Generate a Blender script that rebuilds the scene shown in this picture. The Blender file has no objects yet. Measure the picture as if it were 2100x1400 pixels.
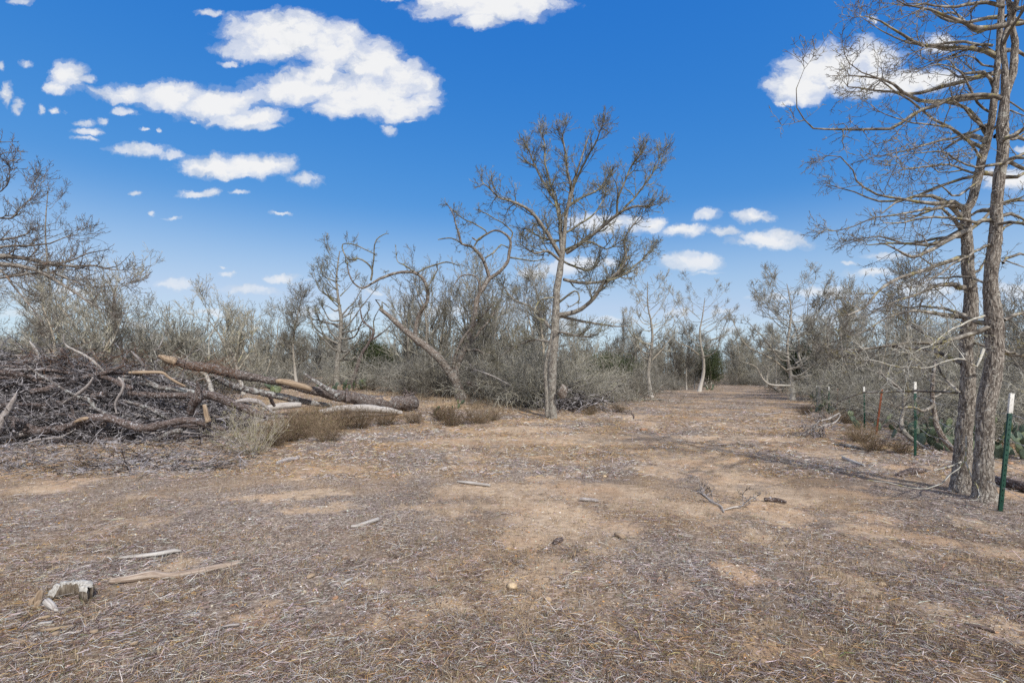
import bpy, math, random, time
import numpy as np
from mathutils import Vector
T0 = time.time()
def print(*a): pass
rnd = random.Random(7)
nr = np.random.default_rng(11)
scene = bpy.context.scene
col = scene.collection
F = 992.0; HZ = 765.0; CX = 1050.0; CAMH = 1.5

# ------------------------------------------------------------------ noise
def _hash(ix, iy, iz, seed):
    h = (ix * 374761393 + iy * 668265263 + iz * 2147483647 + seed * 974634777) & 0xffffffff
    h = ((h ^ (h >> 13)) * 1274126177) & 0xffffffff
    h = h ^ (h >> 16)
    return (h & 0xffffff) / float(0xffffff)

def vnoise(x, y, z=None, seed=0):
    x = np.asarray(x, float); y = np.asarray(y, float)
    z = np.zeros_like(x) if z is None else np.asarray(z, float)
    ix = np.floor(x).astype(np.int64); iy = np.floor(y).astype(np.int64); iz = np.floor(z).astype(np.int64)
    fx = x - ix; fy = y - iy; fz = z - iz
    fx = fx * fx * (3 - 2 * fx); fy = fy * fy * (3 - 2 * fy); fz = fz * fz * (3 - 2 * fz)
    r = 0
    for dx in (0, 1):
        wx = fx if dx else 1 - fx
        for dy in (0, 1):
            wy = fy if dy else 1 - fy
            for dz in (0, 1):
                wz = fz if dz else 1 - fz
                r = r + wx * wy * wz * _hash(ix + dx, iy + dy, iz + dz, seed)
    return r

def fbm(x, y, z=None, o=4, seed=0, g=0.5):
    a = 1; s = 0; t = 0
    for i in range(o):
        s = s + a * vnoise(x * 2**i, y * 2**i, None if z is None else z * 2**i, seed + i * 17)
        t += a; a *= g
    return s / t

def sstep(a, b, x):
    t = np.clip((np.asarray(x, float) - a) / (b - a), 0, 1)
    return t * t * (3 - 2 * t)

# ------------------------------------------------------------------ terrain
def gz_base(x, y):
    x = np.asarray(x, float); y = np.asarray(y, float)
    rise = 0.043 * np.clip(y - 12, 0, 26)
    L = 1 - sstep(-1.5, 8.5, x)
    h = rise * np.where(y > 0, L, 0)
    h = h + 0.10 * (fbm(x * .16 + 3, y * .16, seed=5, o=2) - .5) * sstep(2, 7, np.hypot(x, y))
    return h

_gx = np.arange(-100, 100.1, .5); _gy = np.arange(-2, 240.1, .5)
_G = gz_base(*np.meshgrid(_gx, _gy, indexing='ij')).tolist()
def gz(x, y):
    fx = min(max((x + 100) * 2, 0), 398.99); fy = min(max((y + 2) * 2, 0), 482.99)
    i = int(fx); j = int(fy); fx -= i; fy -= j; a = _G[i]; b = _G[i + 1]
    return (a[j] * (1 - fy) + a[j + 1] * fy) * (1 - fx) + (b[j] * (1 - fy) + b[j + 1] * fy) * fx

def ground_at(px, py):
    """world point where the ray of a photo pixel meets the terrain"""
    d = 1.0
    for _ in range(60):
        x = (px - CX) / F * d
        zr = CAMH - (py - HZ) / F * d
        g = gz(x, d)
        dn = (CAMH - g) * F / max(py - HZ, 1e-3)
        if abs(dn - d) < 1e-3: break
        d = .5 * d + .5 * dn
    return Vector(((px - CX) / F * d, d, gz((px - CX) / F * d, d)))

def at(px, py, d):
    return Vector(((px - CX) / F * d, d, CAMH + (HZ - py) / F * d))

PATCH = [  # bare sandy patches: px, py, half-width px, half-height px, strength
    (1130,1060,75,38,1),(1085,1100,45,20,1),(1120,1170,80,42,1),(1420,945,110,20,1),(1500,975,75,20,1),(1340,965,60,14,1),
    (1270,1010,50,22,1),(1400,1045,50,16,.9),(1570,1010,90,22,1),(1600,1055,60,20,.8),(1260,1085,70,30,.6),(1720,1012,60,16,1),
    (1790,1085,55,18,1),(1880,1100,60,14,1),(2040,1130,60,24,1),(1750,1215,55,42,1),(2040,1290,60,50,1),(1540,1190,60,22,.8),
    (920,1255,60,30,.8),(650,1010,60,8,.9),(560,1022,80,10,.7),(720,960,60,8,.6),(1010,905,160,9,.8),(1240,900,160,10,1),(1080,880,80,8,.8),
    (1350,1210,80,26,.6),(1480,1295,50,22,.5),(350,1165,55,16,.8),(160,1150,90,12,.7),(560,1340,70,24,.5),(180,1370,80,20,.5),
    (1560,1320,45,18,.7),(1900,1140,70,14,.6),(1480,900,200,8,.6),(1000,960,120,8,.5),(1690,930,60,12,.9),(1980,960,70,14,.3),
    (300,1020,60,8,.5),(120,1000,80,7,.6),(2080,960,60,30,.9),(1140,1290,60,20,.5),(820,1150,60,14,.4),(700,1235,90,16,.4),(960,1010,90,10,.4),(2060,1010,60,20,.6)]
PW = []
for (px, py, hx, hy, s) in PATCH:
    c = ground_at(px, py); c2 = ground_at(px, py + hy); c3 = ground_at(px, max(py - hy, 775))
    PW.append((c.x, c.y, hx / F * c.y, max(.08, abs(c3.y - c2.y) / 2), s))

def bare(x, y):
    """0 = covered with litter, 1 = bare sand"""
    x = np.asarray(x, float); y = np.asarray(y, float)
    wx = x + .55 * (fbm(x * 2.1, y * 2.1, seed=31) - .5) + .16 * (fbm(x * 9, y * 9, seed=33, o=3) - .5)
    wy = y + .55 * (fbm(x * 2.1 + 9, y * 2.1, seed=32) - .5) + .16 * (fbm(x * 9, y * 9 + 7, seed=34, o=3) - .5)
    m = np.zeros_like(x)
    for (cx, cy, rx, ry, s) in PW:
        m = np.maximum(m, s * np.clip(1.35 - np.sqrt(((wx - cx) / rx)**2 + ((wy - cy) / ry)**2), 0, 1))
    n = fbm(x * 1.3, y * 1.3, seed=41, o=5, g=.62)
    m = np.maximum(m * .92, .42 * sstep(.57, .70, n))
    n2 = fbm(x * 11, y * 11, seed=47, o=3)
    n3 = fbm(x * 30, y * 30, seed=48, o=3)
    return np.clip(m * (.2 + 1.15 * n2 + .75 * n3), 0, 1)

def litter_tone(x, y):
    return fbm(np.asarray(x) * .8 + 40, np.asarray(y) * .8, seed=77, o=4, g=.6)

# ------------------------------------------------------------------ helpers
def tag(o, label=None, cat=None, group=None, kind=None):
    if label: o['label'] = label
    if cat: o['category'] = cat
    if group: o['group'] = group
    if kind: o['kind'] = kind
    return o

def empty(name, loc, label=None, cat=None, group=None, rz=0):
    o = bpy.data.objects.new(name, None); col.objects.link(o)
    o.location = loc; o.rotation_euler = (0, 0, rz); o.empty_display_size = .2
    return tag(o, label, cat, group)

def mesh_obj(name, V, faces_sizes, loops, mat, parent=None, smooth=True, attrs=None):
    """V (n,3); faces given as flat loops + sizes"""
    me = bpy.data.meshes.new(name)
    V = np.ascontiguousarray(V, np.float32)
    loops = np.ascontiguousarray(loops, np.int32); faces_sizes = np.ascontiguousarray(faces_sizes, np.int32)
    me.vertices.add(len(V)); me.vertices.foreach_set('co', V.ravel())
    me.loops.add(len(loops)); me.loops.foreach_set('vertex_index', loops)
    me.polygons.add(len(faces_sizes))
    st = np.concatenate([[0], np.cumsum(faces_sizes)[:-1]]).astype(np.int32)
    me.polygons.foreach_set('loop_start', st)
    try: me.polygons.foreach_set('loop_total', faces_sizes)
    except Exception: pass
    me.update(calc_edges=True)
    if smooth: me.polygons.foreach_set('use_smooth', np.ones(len(faces_sizes), bool))
    for k, (typ, arr) in (attrs or {}).items():
        a = me.attributes.new(k, typ, 'POINT')
        arr = np.ascontiguousarray(arr, np.float32)
        a.data.foreach_set({'FLOAT': 'value', 'FLOAT_VECTOR': 'vector', 'FLOAT_COLOR': 'color'}[typ], arr.ravel())
    if not isinstance(mat, (list, tuple)): mat = [mat]
    for m in mat: me.materials.append(m)
    o = bpy.data.objects.new(name, me); col.objects.link(o)
    if parent is not None: o.parent = parent
    return o

def quads_obj(name, V, Q, mat, parent=None, **k):
    Q = np.asarray(Q)
    return mesh_obj(name, V, np.full(len(Q), Q.shape[1]), Q.ravel(), mat, parent, **k)

def catmull(P, R, step):
    """resample control points (Vectors) and radii into a smooth polyline"""
    P = [np.array(p, float) for p in P]
    n = len(P); outP = []; outR = []
    for i in range(n - 1):
        p0 = P[max(i - 1, 0)]; p1 = P[i]; p2 = P[i + 1]; p3 = P[min(i + 2, n - 1)]
        L = np.linalg.norm(p2 - p1); k = max(1, int(L / step))
        for j in range(k):
            t = j / k
            outP.append(.5 * ((2 * p1) + (-p0 + p2) * t + (2 * p0 - 5 * p1 + 4 * p2 - p3) * t * t + (-p0 + 3 * p1 - 3 * p2 + p3) * t**3))
            outR.append(R[i] + (R[i + 1] - R[i]) * t)
    outP.append(P[-1]); outR.append(R[-1])
    return np.array(outP), np.array(outR)

def tube_geo(branches, sides, rough=0., rscale=1., cap=False):
    """branches: list of (P (n,3), R (n,)) -> V, Q, barkcoords"""
    if not branches: return np.zeros((0, 3)), np.zeros((0, 4), int), np.zeros((0, 3))
    cnt = np.array([len(b[0]) for b in branches])
    P = np.concatenate([np.asarray(b[0], float) for b in branches]); R = np.concatenate([np.asarray(b[1], float) for b in branches])
    bid = np.repeat(np.arange(len(cnt)), cnt)
    M = len(P); st = np.concatenate([[0], np.cumsum(cnt)[:-1]]); en = st + cnt - 1
    first = np.zeros(M, bool); first[st] = True
    last = np.zeros(M, bool); last[en] = True
    nxt = np.where(last, np.arange(M), np.arange(M) + 1); prv = np.where(first, np.arange(M), np.arange(M) - 1)
    t = P[nxt] - P[prv]; t /= np.maximum(np.linalg.norm(t, axis=1, keepdims=True), 1e-9)
    seg = np.linalg.norm(P - P[prv], axis=1); cl = np.cumsum(seg); ln = cl - cl[st][bid]
    ax = P[en] - P[st]; ax /= np.maximum(np.linalg.norm(ax, axis=1, keepdims=True), 1e-9)
    h = np.where(np.abs(ax[:, :1]) < .7, np.array([[1., 0, 0]]), np.array([[0, 1., 0]]))
    ref = np.cross(ax, h)[bid]
    if rough > 0:      # parallel transport for the thick, close pieces
        n1 = np.zeros((M, 3))
        for i in range(M):
            v = ref[i] if first[i] else n1[i - 1]
            v = v - t[i] * np.dot(t[i], v); n1[i] = v / max(np.linalg.norm(v), 1e-9)
    else:
        n1 = ref - t * (t * ref).sum(1, keepdims=True)
        n1 /= np.maximum(np.linalg.norm(n1, axis=1, keepdims=True), 1e-6)
    n2 = np.cross(t, n1)
    th = np.arange(sides) / sides * 2 * math.pi
    c = np.cos(th)[None, :, None]; s = np.sin(th)[None, :, None]
    dirs = n1[:, None, :] * c + n2[:, None, :] * s
    rr = np.repeat(R[:, None], sides, 1)
    bx = rr * np.cos(th)[None]; by = rr * np.sin(th)[None]; bz = np.repeat(ln[:, None], sides, 1) + bid[:, None] * 3.7
    if rough > 0:
        f = 1 / rscale
        cxx = np.cos(th)[None] * R.mean(); syy = np.sin(th)[None] * R.mean()
        n = 1 - np.abs(2 * fbm(cxx * f * 1.4 + bid[:, None] * 5 + 0 * bz, syy * f * 1.4 + 0 * bz, bz * f * .30, o=3, seed=3) - 1)
        lump = fbm(cxx * 5 + 0 * bz, syy * 5 + bid[:, None] + 0 * bz, bz * 2.2, o=3, seed=9) - .5
        rr = rr * (1 + rough * (n - .8) * 1.3 + (.28 + rough * .9) * lump)
        if rough > .05:
            rr = rr + np.minimum(.012, R[:, None] * .1) * (fbm(cxx * 50 + 0 * bz, syy * 50 + 0 * bz, bz * 22, o=2, seed=19) - .5)
    V = (P[:, None, :] + dirs * rr[:, :, None]).reshape(-1, 3)
    idx = np.arange(M)[~last]
    k = np.arange(sides); k2 = (k + 1) % sides
    Q = np.stack([idx[:, None] * sides + k[None], idx[:, None] * sides + k2[None], (idx[:, None] + 1) * sides + k2[None], (idx[:, None] + 1) * sides + k[None]], -1).reshape(-1, 4)
    return V, Q, np.stack([bx, by, bz], -1).reshape(-1, 3)

def tubes(name, branches, mat, parent=None, rough=0., rscale=.05, attr=True, origin=None, sides=None):
    """one mesh out of many tubes, sides picked by thickness"""
    groups = {}
    for P, R in branches:
        m = max(R)
        s = sides or (3 if m < .012 else 4 if m < .03 else 6 if m < .07 else 10)
        groups.setdefault(s, []).append((P, R))
    Vs = []; Qs = []; Bs = []; off = 0
    for s, br in groups.items():
        V, Q, B = tube_geo(br, s, rough, rscale)
        Vs.append(V); Qs.append(Q + off); Bs.append(B); off += len(V)
    V = np.concatenate(Vs)
    if origin is not None: V = V - np.array(origin)[None]
    o = quads_obj(name, V, np.concatenate(Qs), mat, parent, attrs={'bark': ('FLOAT_VECTOR', np.concatenate(Bs))} if attr else None)
    return o

# ------------------------------------------------------------------ node helper
class NT:
    def __init__(s, nt): s.nt = nt
    def n(s, typ, **k):
        x = s.nt.nodes.new(typ)
        for a, b in k.items():
            if a in ('ins',):
                for kk, vv in b.items():
                    if isinstance(vv, bpy.types.NodeSocket): s.nt.links.new(vv, x.inputs[kk])
                    else: x.inputs[kk].default_value = vv
            else: setattr(x, a, b)
        return x
    def math(s, op, a, b=None, c=None, clamp=False):
        x = s.n('ShaderNodeMath', operation=op, use_clamp=clamp)
        for i, v in enumerate((a, b, c)):
            if v is None: continue
            if isinstance(v, bpy.types.NodeSocket): s.nt.links.new(v, x.inputs[i])
            else: x.inputs[i].default_value = v
        return x.outputs[0]
    def vmath(s, op, a, b=None, scale=None):
        x = s.n('ShaderNodeVectorMath', operation=op)
        for i, v in enumerate((a, b)):
            if v is None: continue
            if isinstance(v, bpy.types.NodeSocket): s.nt.links.new(v, x.inputs[i])
            else: x.inputs[i].default_value = v
        if scale is not None: x.inputs['Scale'].default_value = scale
        return x.outputs['Value'] if op in ('LENGTH', 'DOT_PRODUCT', 'DISTANCE') else x.outputs[0]
    def noise(s, vec, scale, detail=3, rough=.55, dist=0, out=0):
        x = s.n('ShaderNodeTexNoise', ins={'Scale': scale, 'Detail': detail, 'Roughness': rough, 'Distortion': dist})
        if vec is not None: s.nt.links.new(vec, x.inputs['Vector'])
        return x.outputs[out]
    def ramp(s, fac, stops, interp='LINEAR'):
        x = s.n('ShaderNodeValToRGB'); s.nt.links.new(fac, x.inputs[0])
        cr = x.color_ramp; cr.interpolation = interp
        while len(cr.elements) < len(stops): cr.elements.new(.5)
        for e, (p, c) in zip(cr.elements, stops):
            e.position = p
            e.color = (c, c, c, 1) if isinstance(c, (int, float)) else (*c, 1)
        return x.outputs[0]
    def mix(s, fac, a, b, blend='MIX'):
        x = s.n('ShaderNodeMix', data_type='RGBA', blend_type=blend)
        for i, v in ((0, fac), (6, a), (7, b)):
            if isinstance(v, bpy.types.NodeSocket): s.nt.links.new(v, x.inputs[i])
            else: x.inputs[i].default_value = (*v, 1) if isinstance(v, tuple) else v
        return x.outputs[2]
    def link(s, a, b): s.nt.links.new(a, b)

def new_mat(name, rough=.9, spec=.2):
    m = bpy.data.materials.new(name); m.use_nodes = True
    t = NT(m.node_tree); b = m.node_tree.nodes['Principled BSDF']
    b.inputs['Roughness'].default_value = rough
    b.inputs['Specular IOR Level'].default_value = spec
    return m, t, b

def bark_mat(name, dark, mid, light, lichen=None, lamt=.5, scale=1., bump=.6, attr=True, tint=False, wood=None, wamt=.6, stretch=.22, base=None, speck=.60):
    m, t, b = new_mat(name)
    if attr: v = t.n('ShaderNodeAttribute', attribute_name='bark').outputs['Vector']
    else: v = t.n('ShaderNodeTexCoord').outputs['Object']
    vs = t.vmath('MULTIPLY', v, (1., 1., stretch if attr else .5))
    n1 = t.noise(vs, 38 * scale, 4, .65, .4)
    vo = t.n('ShaderNodeTexVoronoi', feature='DISTANCE_TO_EDGE', ins={'Scale': 26 * scale, 'Vector': t.vmath('ADD', vs, t.vmath('SCALE', t.noise(vs, 15 * scale, 2, out=1), scale=.09 / scale))}).outputs[0]
    crack = t.ramp(vo, [(0., 0.), (.16, 1.)])
    f = t.math('MULTIPLY', n1, t.math('ADD', t.math('MULTIPLY', crack, .42), .58))
    c = t.ramp(f, [(.16, dark), (.36, mid), (.62, light)])
    if lichen:
        ln = t.noise(v, 9, 5, .7, .3)
        lf = t.ramp(ln, [(lamt, 0.), (lamt + .08, 1.)])
        c = t.mix(lf, c, t.mix(t.noise(v, 60, 2), lichen, tuple(x * .55 for x in lichen)))
        c = t.mix(t.ramp(t.noise(v, 48, 3, .7), [(speck, 0.), (speck + .03, .9)]), c, tuple(min(.62, x * 1.3) for x in lichen))
    if wood:
        wf = t.ramp(t.noise(t.vmath('MULTIPLY', v, (1., 1., .5)), 3.2, 4, .6), [(wamt, 0.), (wamt + .03, 1.)])
        wg = t.ramp(t.noise(t.vmath('MULTIPLY', v, (1, 1, .06)), 90, 3), [(.3, tuple(x * .5 for x in wood)), (.65, wood)])
        c = t.mix(wf, c, wg)
    if tint:
        oi = t.n('ShaderNodeObjectInfo').outputs['Random']
        c = t.mix(1., c, t.ramp(oi, [(0, (.78, .76, .74)), (.5, (1, 1, 1)), (1, (1.15, 1.1, 1.))]), 'MULTIPLY')
    if base:
        zz = t.n('ShaderNodeSeparateXYZ', ins={0: t.n('ShaderNodeTexCoord').outputs['Object']}).outputs[2]
        c = t.mix(t.ramp(t.math('MULTIPLY', zz, .4), [(.15, .75), (.75, 0.)]), c, base)
    t.link(c, b.inputs['Base Color'])
    if bump:
        bp = t.n('ShaderNodeBump', ins={'Strength': bump, 'Distance': .012, 'Height': f}); t.link(bp.outputs[0], b.inputs['Normal'])
    return m

def twig_mat(name, dark, mid, light, moss, scale=6., tint=True, dk=.3):
    """thin branches: patches of bare bark, pale lichen and ochre moss; in brush the dark ones paint pile shade"""
    m, t, b = new_mat(name, .95, .1)
    v = t.n('ShaderNodeTexCoord').outputs['Object']
    c = t.ramp(t.noise(v, scale, 3, .6), [(dk, dark), (.52, mid), (.68, light)])
    c = t.mix(t.ramp(t.noise(v, scale * .7 + 1, 3, .7), [(.56, 0.), (.62, 1.)]), c, moss)
    if tint:
        oi = t.n('ShaderNodeObjectInfo').outputs['Random']
        c = t.mix(1., c, t.ramp(oi, [(0, (.42, .39, .36)), (.35, (.85, .83, .8)), (.6, (1, 1, 1)), (1, (1.2, 1.16, 1.06))]), 'MULTIPLY')
    t.link(c, b.inputs['Base Color'])
    return m

M = {}
M['trunk_near'] = bark_mat('rough brown bark', (.032, .027, .024), (.135, .115, .10), (.36, .33, .295), (.46, .45, .41), .57, 1.15, 1., stretch=.22)
M['trunk'] = bark_mat('grey brown bark', (.035, .03, .027), (.15, .135, .12), (.34, .315, .28), (.44, .44, .40), .53, .9, .9)
M['trunk_far'] = bark_mat('pale grey bark', (.09, .08, .07), (.24, .215, .185), (.42, .39, .35), (.46, .46, .41), .54, .4, .5, tint=True, base=(.60, .58, .54))
M['lean'] = bark_mat('flaking brown bark', (.025, .02, .017), (.105, .08, .065), (.30, .26, .23), (.42, .42, .40), .54, .8, .8, wood=(.28, .15, .08), wamt=.66)
M['dead'] = bark_mat('dead dark bark', (.022, .018, .017), (.075, .056, .05), (.20, .155, .14), (.40, .40, .42), .57, 1., .9, wood=(.42, .27, .14), wamt=.66)
M['dead_lichen'] = bark_mat('lichened dead bark', (.022, .019, .018), (.085, .07, .065), (.22, .19, .18), (.46, .47, .46), .49, 1., .9, wood=(.45, .29, .15), wamt=.60)
M['dead_mid'] = bark_mat('patchy lichened dead bark', (.022, .018, .017), (.08, .062, .056), (.21, .17, .155), (.40, .41, .41), .57, 1.2, .9, wood=(.42, .27, .14), wamt=.66)
M['wood'] = bark_mat('barkless tan wood', (.11, .08, .055), (.29, .215, .15), (.44, .35, .26), None, .5, 1., .4, stretch=.05)
M['wood_grey'] = bark_mat('bleached grey wood', (.20, .185, .17), (.38, .355, .335), (.56, .54, .52), None, .5, 1.2, .5, stretch=.06)
M['stick_tan'] = bark_mat('weathered tan stick', (.14, .10, .08), (.33, .26, .21), (.50, .43, .37), None, .5, 2., .6, stretch=.06)
M['stick_grey'] = bark_mat('grey stick bark', (.12, .10, .095), (.28, .25, .24), (.45, .42, .41), (.5, .5, .5), .6, 2., .5, stretch=.15)
M['twig_near'] = twig_mat('brown grey twig bark', (.07, .062, .055), (.22, .20, .175), (.46, .44, .40), (.28, .25, .13), 9., False)
M['twig_pale'] = twig_mat('pale lichened twig bark', (.25, .24, .21), (.42, .41, .37), (.58, .57, .53), (.36, .33, .16), 9., False)
M['twig'] = twig_mat('olive grey twig bark', (.07, .066, .05), (.20, .19, .15), (.38, .37, .31), (.23, .22, .12), 4., False)
M['twig_far'] = twig_mat('grey twig bark', (.16, .155, .14), (.34, .335, .305), (.54, .535, .50), (.34, .335, .26), 2.5)
M['twig_crown'] = twig_mat('dark grey twig bark', (.13, .125, .112), (.30, .295, .268), (.52, .515, .48), (.32, .31, .23), 2.5)
M['twig_left'] = twig_mat('dark reddish twig bark', (.05, .045, .04), (.16, .145, .13), (.36, .345, .32), (.20, .14, .105), 8., False)
M['brush'] = twig_mat('bleached purple grey twigs with painted shade', (.022, .019, .019), (.26, .245, .255), (.64, .62, .65), (.04, .032, .03), 4., False, dk=.44)  # near-black share of the colour imitates shaded gaps inside the brush pile
M['weed'] = twig_mat('dry brown weed stems', (.12, .085, .06), (.24, .18, .13), (.36, .29, .21), (.20, .19, .10), 12.)
M['shrubby'] = twig_mat('pale straw shrub stems', (.22, .19, .145), (.38, .345, .28), (.54, .51, .44), (.32, .31, .12), 14., False)

# litter: colour comes from the piece itself
def attr_mat(name, rough=.85):
    m, t, b = new_mat(name, rough, .15)
    t.link(t.n('ShaderNodeAttribute', attribute_name='tint').outputs['Color'], b.inputs['Base Color'])
    return m
M['litter'] = attr_mat('dry straw and leaf litter')

m, t, b = new_mat('prickly pear skin', .55, .4)
v = t.n('ShaderNodeTexCoord').outputs['Object']
oi = t.n('ShaderNodeObjectInfo').outputs['Random']
c = t.ramp(t.noise(v, 6, 3), [(.3, (.06, .088, .06)), (.55, (.10, .14, .095)), (.75, (.18, .20, .115))])
c = t.mix(1., c, t.ramp(oi, [(0, (.7, .75, .8)), (.5, (1, 1, 1)), (1, (1.5, 1.3, .9))]), 'MULTIPLY')
vo = t.n('ShaderNodeTexVoronoi', ins={'Scale': 26., 'Vector': v}).outputs[0]
c = t.mix(t.ramp(vo, [(.10, 1.), (.2, 0.)]), c, (.45, .40, .22))
t.link(c, b.inputs['Base Color']); M['cactus'] = m
m, t, b = new_mat('green enamel', .45, .5)
v = t.n('ShaderNodeTexCoord').outputs['Object']
t.link(t.ramp(t.noise(v, 14, 4, .7), [(.35, (.006, .038, .027)), (.64, (.010, .066, .044)), (.78, (.05, .08, .06))]), b.inputs['Base Color']); M['green'] = m
m, t, b = new_mat('chipped white enamel', .5, .4)
v = t.n('ShaderNodeTexCoord').outputs['Object']
t.link(t.ramp(t.noise(v, 40, 4, .7), [(.36, (.26, .24, .20)), (.45, (.66, .66, .63)), (.7, (.76, .76, .74))]), b.inputs['Base Color']); M['white'] = m
m, t, b = new_mat('rusty steel', .9, .2)
v = t.n('ShaderNodeTexCoord').outputs['Object']
t.link(t.ramp(t.noise(v, 20, 4, .7), [(.3, (.09, .03, .018)), (.6, (.24, .085, .045))]), b.inputs['Base Color']); M['rust'] = m
m, t, b = new_mat('galvanised wire', .5, .5); b.inputs['Base Color'].default_value = (.42, .42, .43, 1); b.inputs['Metallic'].default_value = .5; M['wire'] = m
m, t, b = new_mat('sandstone', .95, .15)
v = t.n('ShaderNodeTexCoord').outputs['Object']
c = t.ramp(t.noise(v, 22, 4), [(.3, (.34, .24, .15)), (.6, (.60, .50, .36))])
c = t.mix(1., c, t.ramp(t.n('ShaderNodeObjectInfo').outputs['Random'], [(0, (.75, .55, .5)), (.5, (1, .95, .9)), (1, (1.15, 1.1, 1.))]), 'MULTIPLY')
t.link(c, b.inputs['Base Color']); M['stone'] = m
def leaf_mat(name, a, bb):
    m, t, b = new_mat(name, .7, .2)
    v = t.n('ShaderNodeTexCoord').outputs['Object']
    t.link(t.ramp(t.noise(v, 3, 3), [(.3, a), (.7, bb)]), b.inputs['Base Color']); return m
M['evergreen'] = leaf_mat('dark evergreen leaves', (.035, .05, .022), (.075, .095, .04))

# ground
m, t, b = new_mat('sandy soil under dry litter', .97, .05)
geo = t.n('ShaderNodeTexCoord').outputs['Object']
ba = t.n('ShaderNodeAttribute', attribute_name='bare').outputs['Fac']
tn = t.n('ShaderNodeAttribute', attribute_name='tone').outputs['Fac']
fine = t.noise(geo, 55, 6, .7)
mid = t.noise(geo, 9, 5, .65)
sand = t.ramp(t.math('ADD', t.math('MULTIPLY', mid, .6), t.math('MULTIPLY', fine, .4)), [(.3, (.24, .175, .125)), (.5, (.40, .31, .225)), (.68, (.56, .46, .36))])
sand = t.mix(t.ramp(t.noise(geo, .9, 3), [(.50, 0.), (.62, .35)]), sand, (.46, .29, .17))
lit = t.ramp(t.noise(t.vmath('ADD', geo, t.vmath('SCALE', t.noise(geo, 30, 2, out=1), scale=.06)), 42, 6, .75), [(.34, (.038, .030, .026)), (.45, (.14, .112, .095)), (.54, (.285, .24, .205)), (.66, (.53, .475, .43))])
lit = t.mix(t.ramp(tn, [(.35, 0.), (.7, .6)]), lit, t.mix(fine, (.22, .145, .085), (.46, .33, .20)))
bf = t.ramp(t.math('ADD', t.math('MULTIPLY', ba, 1.), t.math('MULTIPLY', t.math('SUBTRACT', t.noise(geo, 26, 7, .75), .5), 1.7)), [(.14, 0.), (.48, .97)])
c = t.mix(bf, lit, sand)
c = t.mix(1., c, t.ramp(t.noise(geo, .55, 5, .6), [(.38, (.86, .83, .80)), (.50, (1.12, 1.10, 1.07)), (.64, (1.32, 1.27, 1.18))]), 'MULTIPLY')
t.link(c, b.inputs['Base Color'])
hgt = t.math('ADD', t.math('MULTIPLY', fine, 1.), t.math('MULTIPLY', mid, 1.2))
bp = t.n('ShaderNodeBump', ins={'Strength': .7, 'Distance': .015, 'Height': hgt}); t.link(bp.outputs[0], b.inputs['Normal'])
M['ground'] = m

# ------------------------------------------------------------------ ground mesh (one polar sheet reaching the horizon)
ang = np.concatenate([np.linspace(-math.pi, -1.0, 40)[:-1], np.linspace(-1.0, 1.0, 760), np.linspace(1.0, math.pi, 40)[1:-1]])
rad = np.concatenate([[.05, .4, .9, 1.3], 1.6 * (1500 / 1.6) ** (np.linspace(0, 1, 760) ** 1.0)])
A, Rr = np.meshgrid(ang, rad)
X = Rr * np.sin(A); Y = Rr * np.cos(A)
Z = gz_base(X, Y)
B = bare(X, Y)
near = 1 - sstep(12, 30, Rr)
Z = Z + near * (.030 * (fbm(X * 3.2, Y * 3.2, seed=61, o=4) - .5) + (1 - B) * .018 * (fbm(X * 22, Y * 22, seed=62, o=3) - .45))
na = len(ang); nrad = len(rad)
i = np.arange(nrad - 1)[:, None]; j = np.arange(na)[None]; j2 = (j + 1) % na
Q = np.stack([i * na + j, (i + 1) * na + j, (i + 1) * na + j2, i * na + j2], -1).reshape(-1, 4)
V = np.stack([X, Y, Z], -1).reshape(-1, 3)
g = quads_obj('ground', V, Q[:, ::-1], M['ground'], attrs={'bare': ('FLOAT', B.ravel()), 'tone': ('FLOAT', litter_tone(X, Y).ravel())})
tag(g, kind='structure')
def gtop(x, y): # litter surface height
    x = np.asarray(x, float); y = np.asarray(y, float); r = np.hypot(x, y)
    return gz_base(x, y) + (1 - sstep(12, 30, r)) * (.030 * (fbm(x * 3.2, y * 3.2, seed=61, o=4) - .5) + (1 - bare(x, y)) * .018 * (fbm(x * 22, y * 22, seed=62, o=3) - .45))
print('ground', time.time() - T0)

# ------------------------------------------------------------------ litter
def ground_batch(px, py):
    px = np.asarray(px, float); py = np.asarray(py, float); d = (CAMH) * F / (py - HZ)
    for _ in range(12):
        x = (px - CX) / F * d
        dn = (CAMH - gz_base(x, d)) * F / (py - HZ)
        d = .5 * d + .5 * dn
    return (px - CX) / F * d, d

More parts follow.
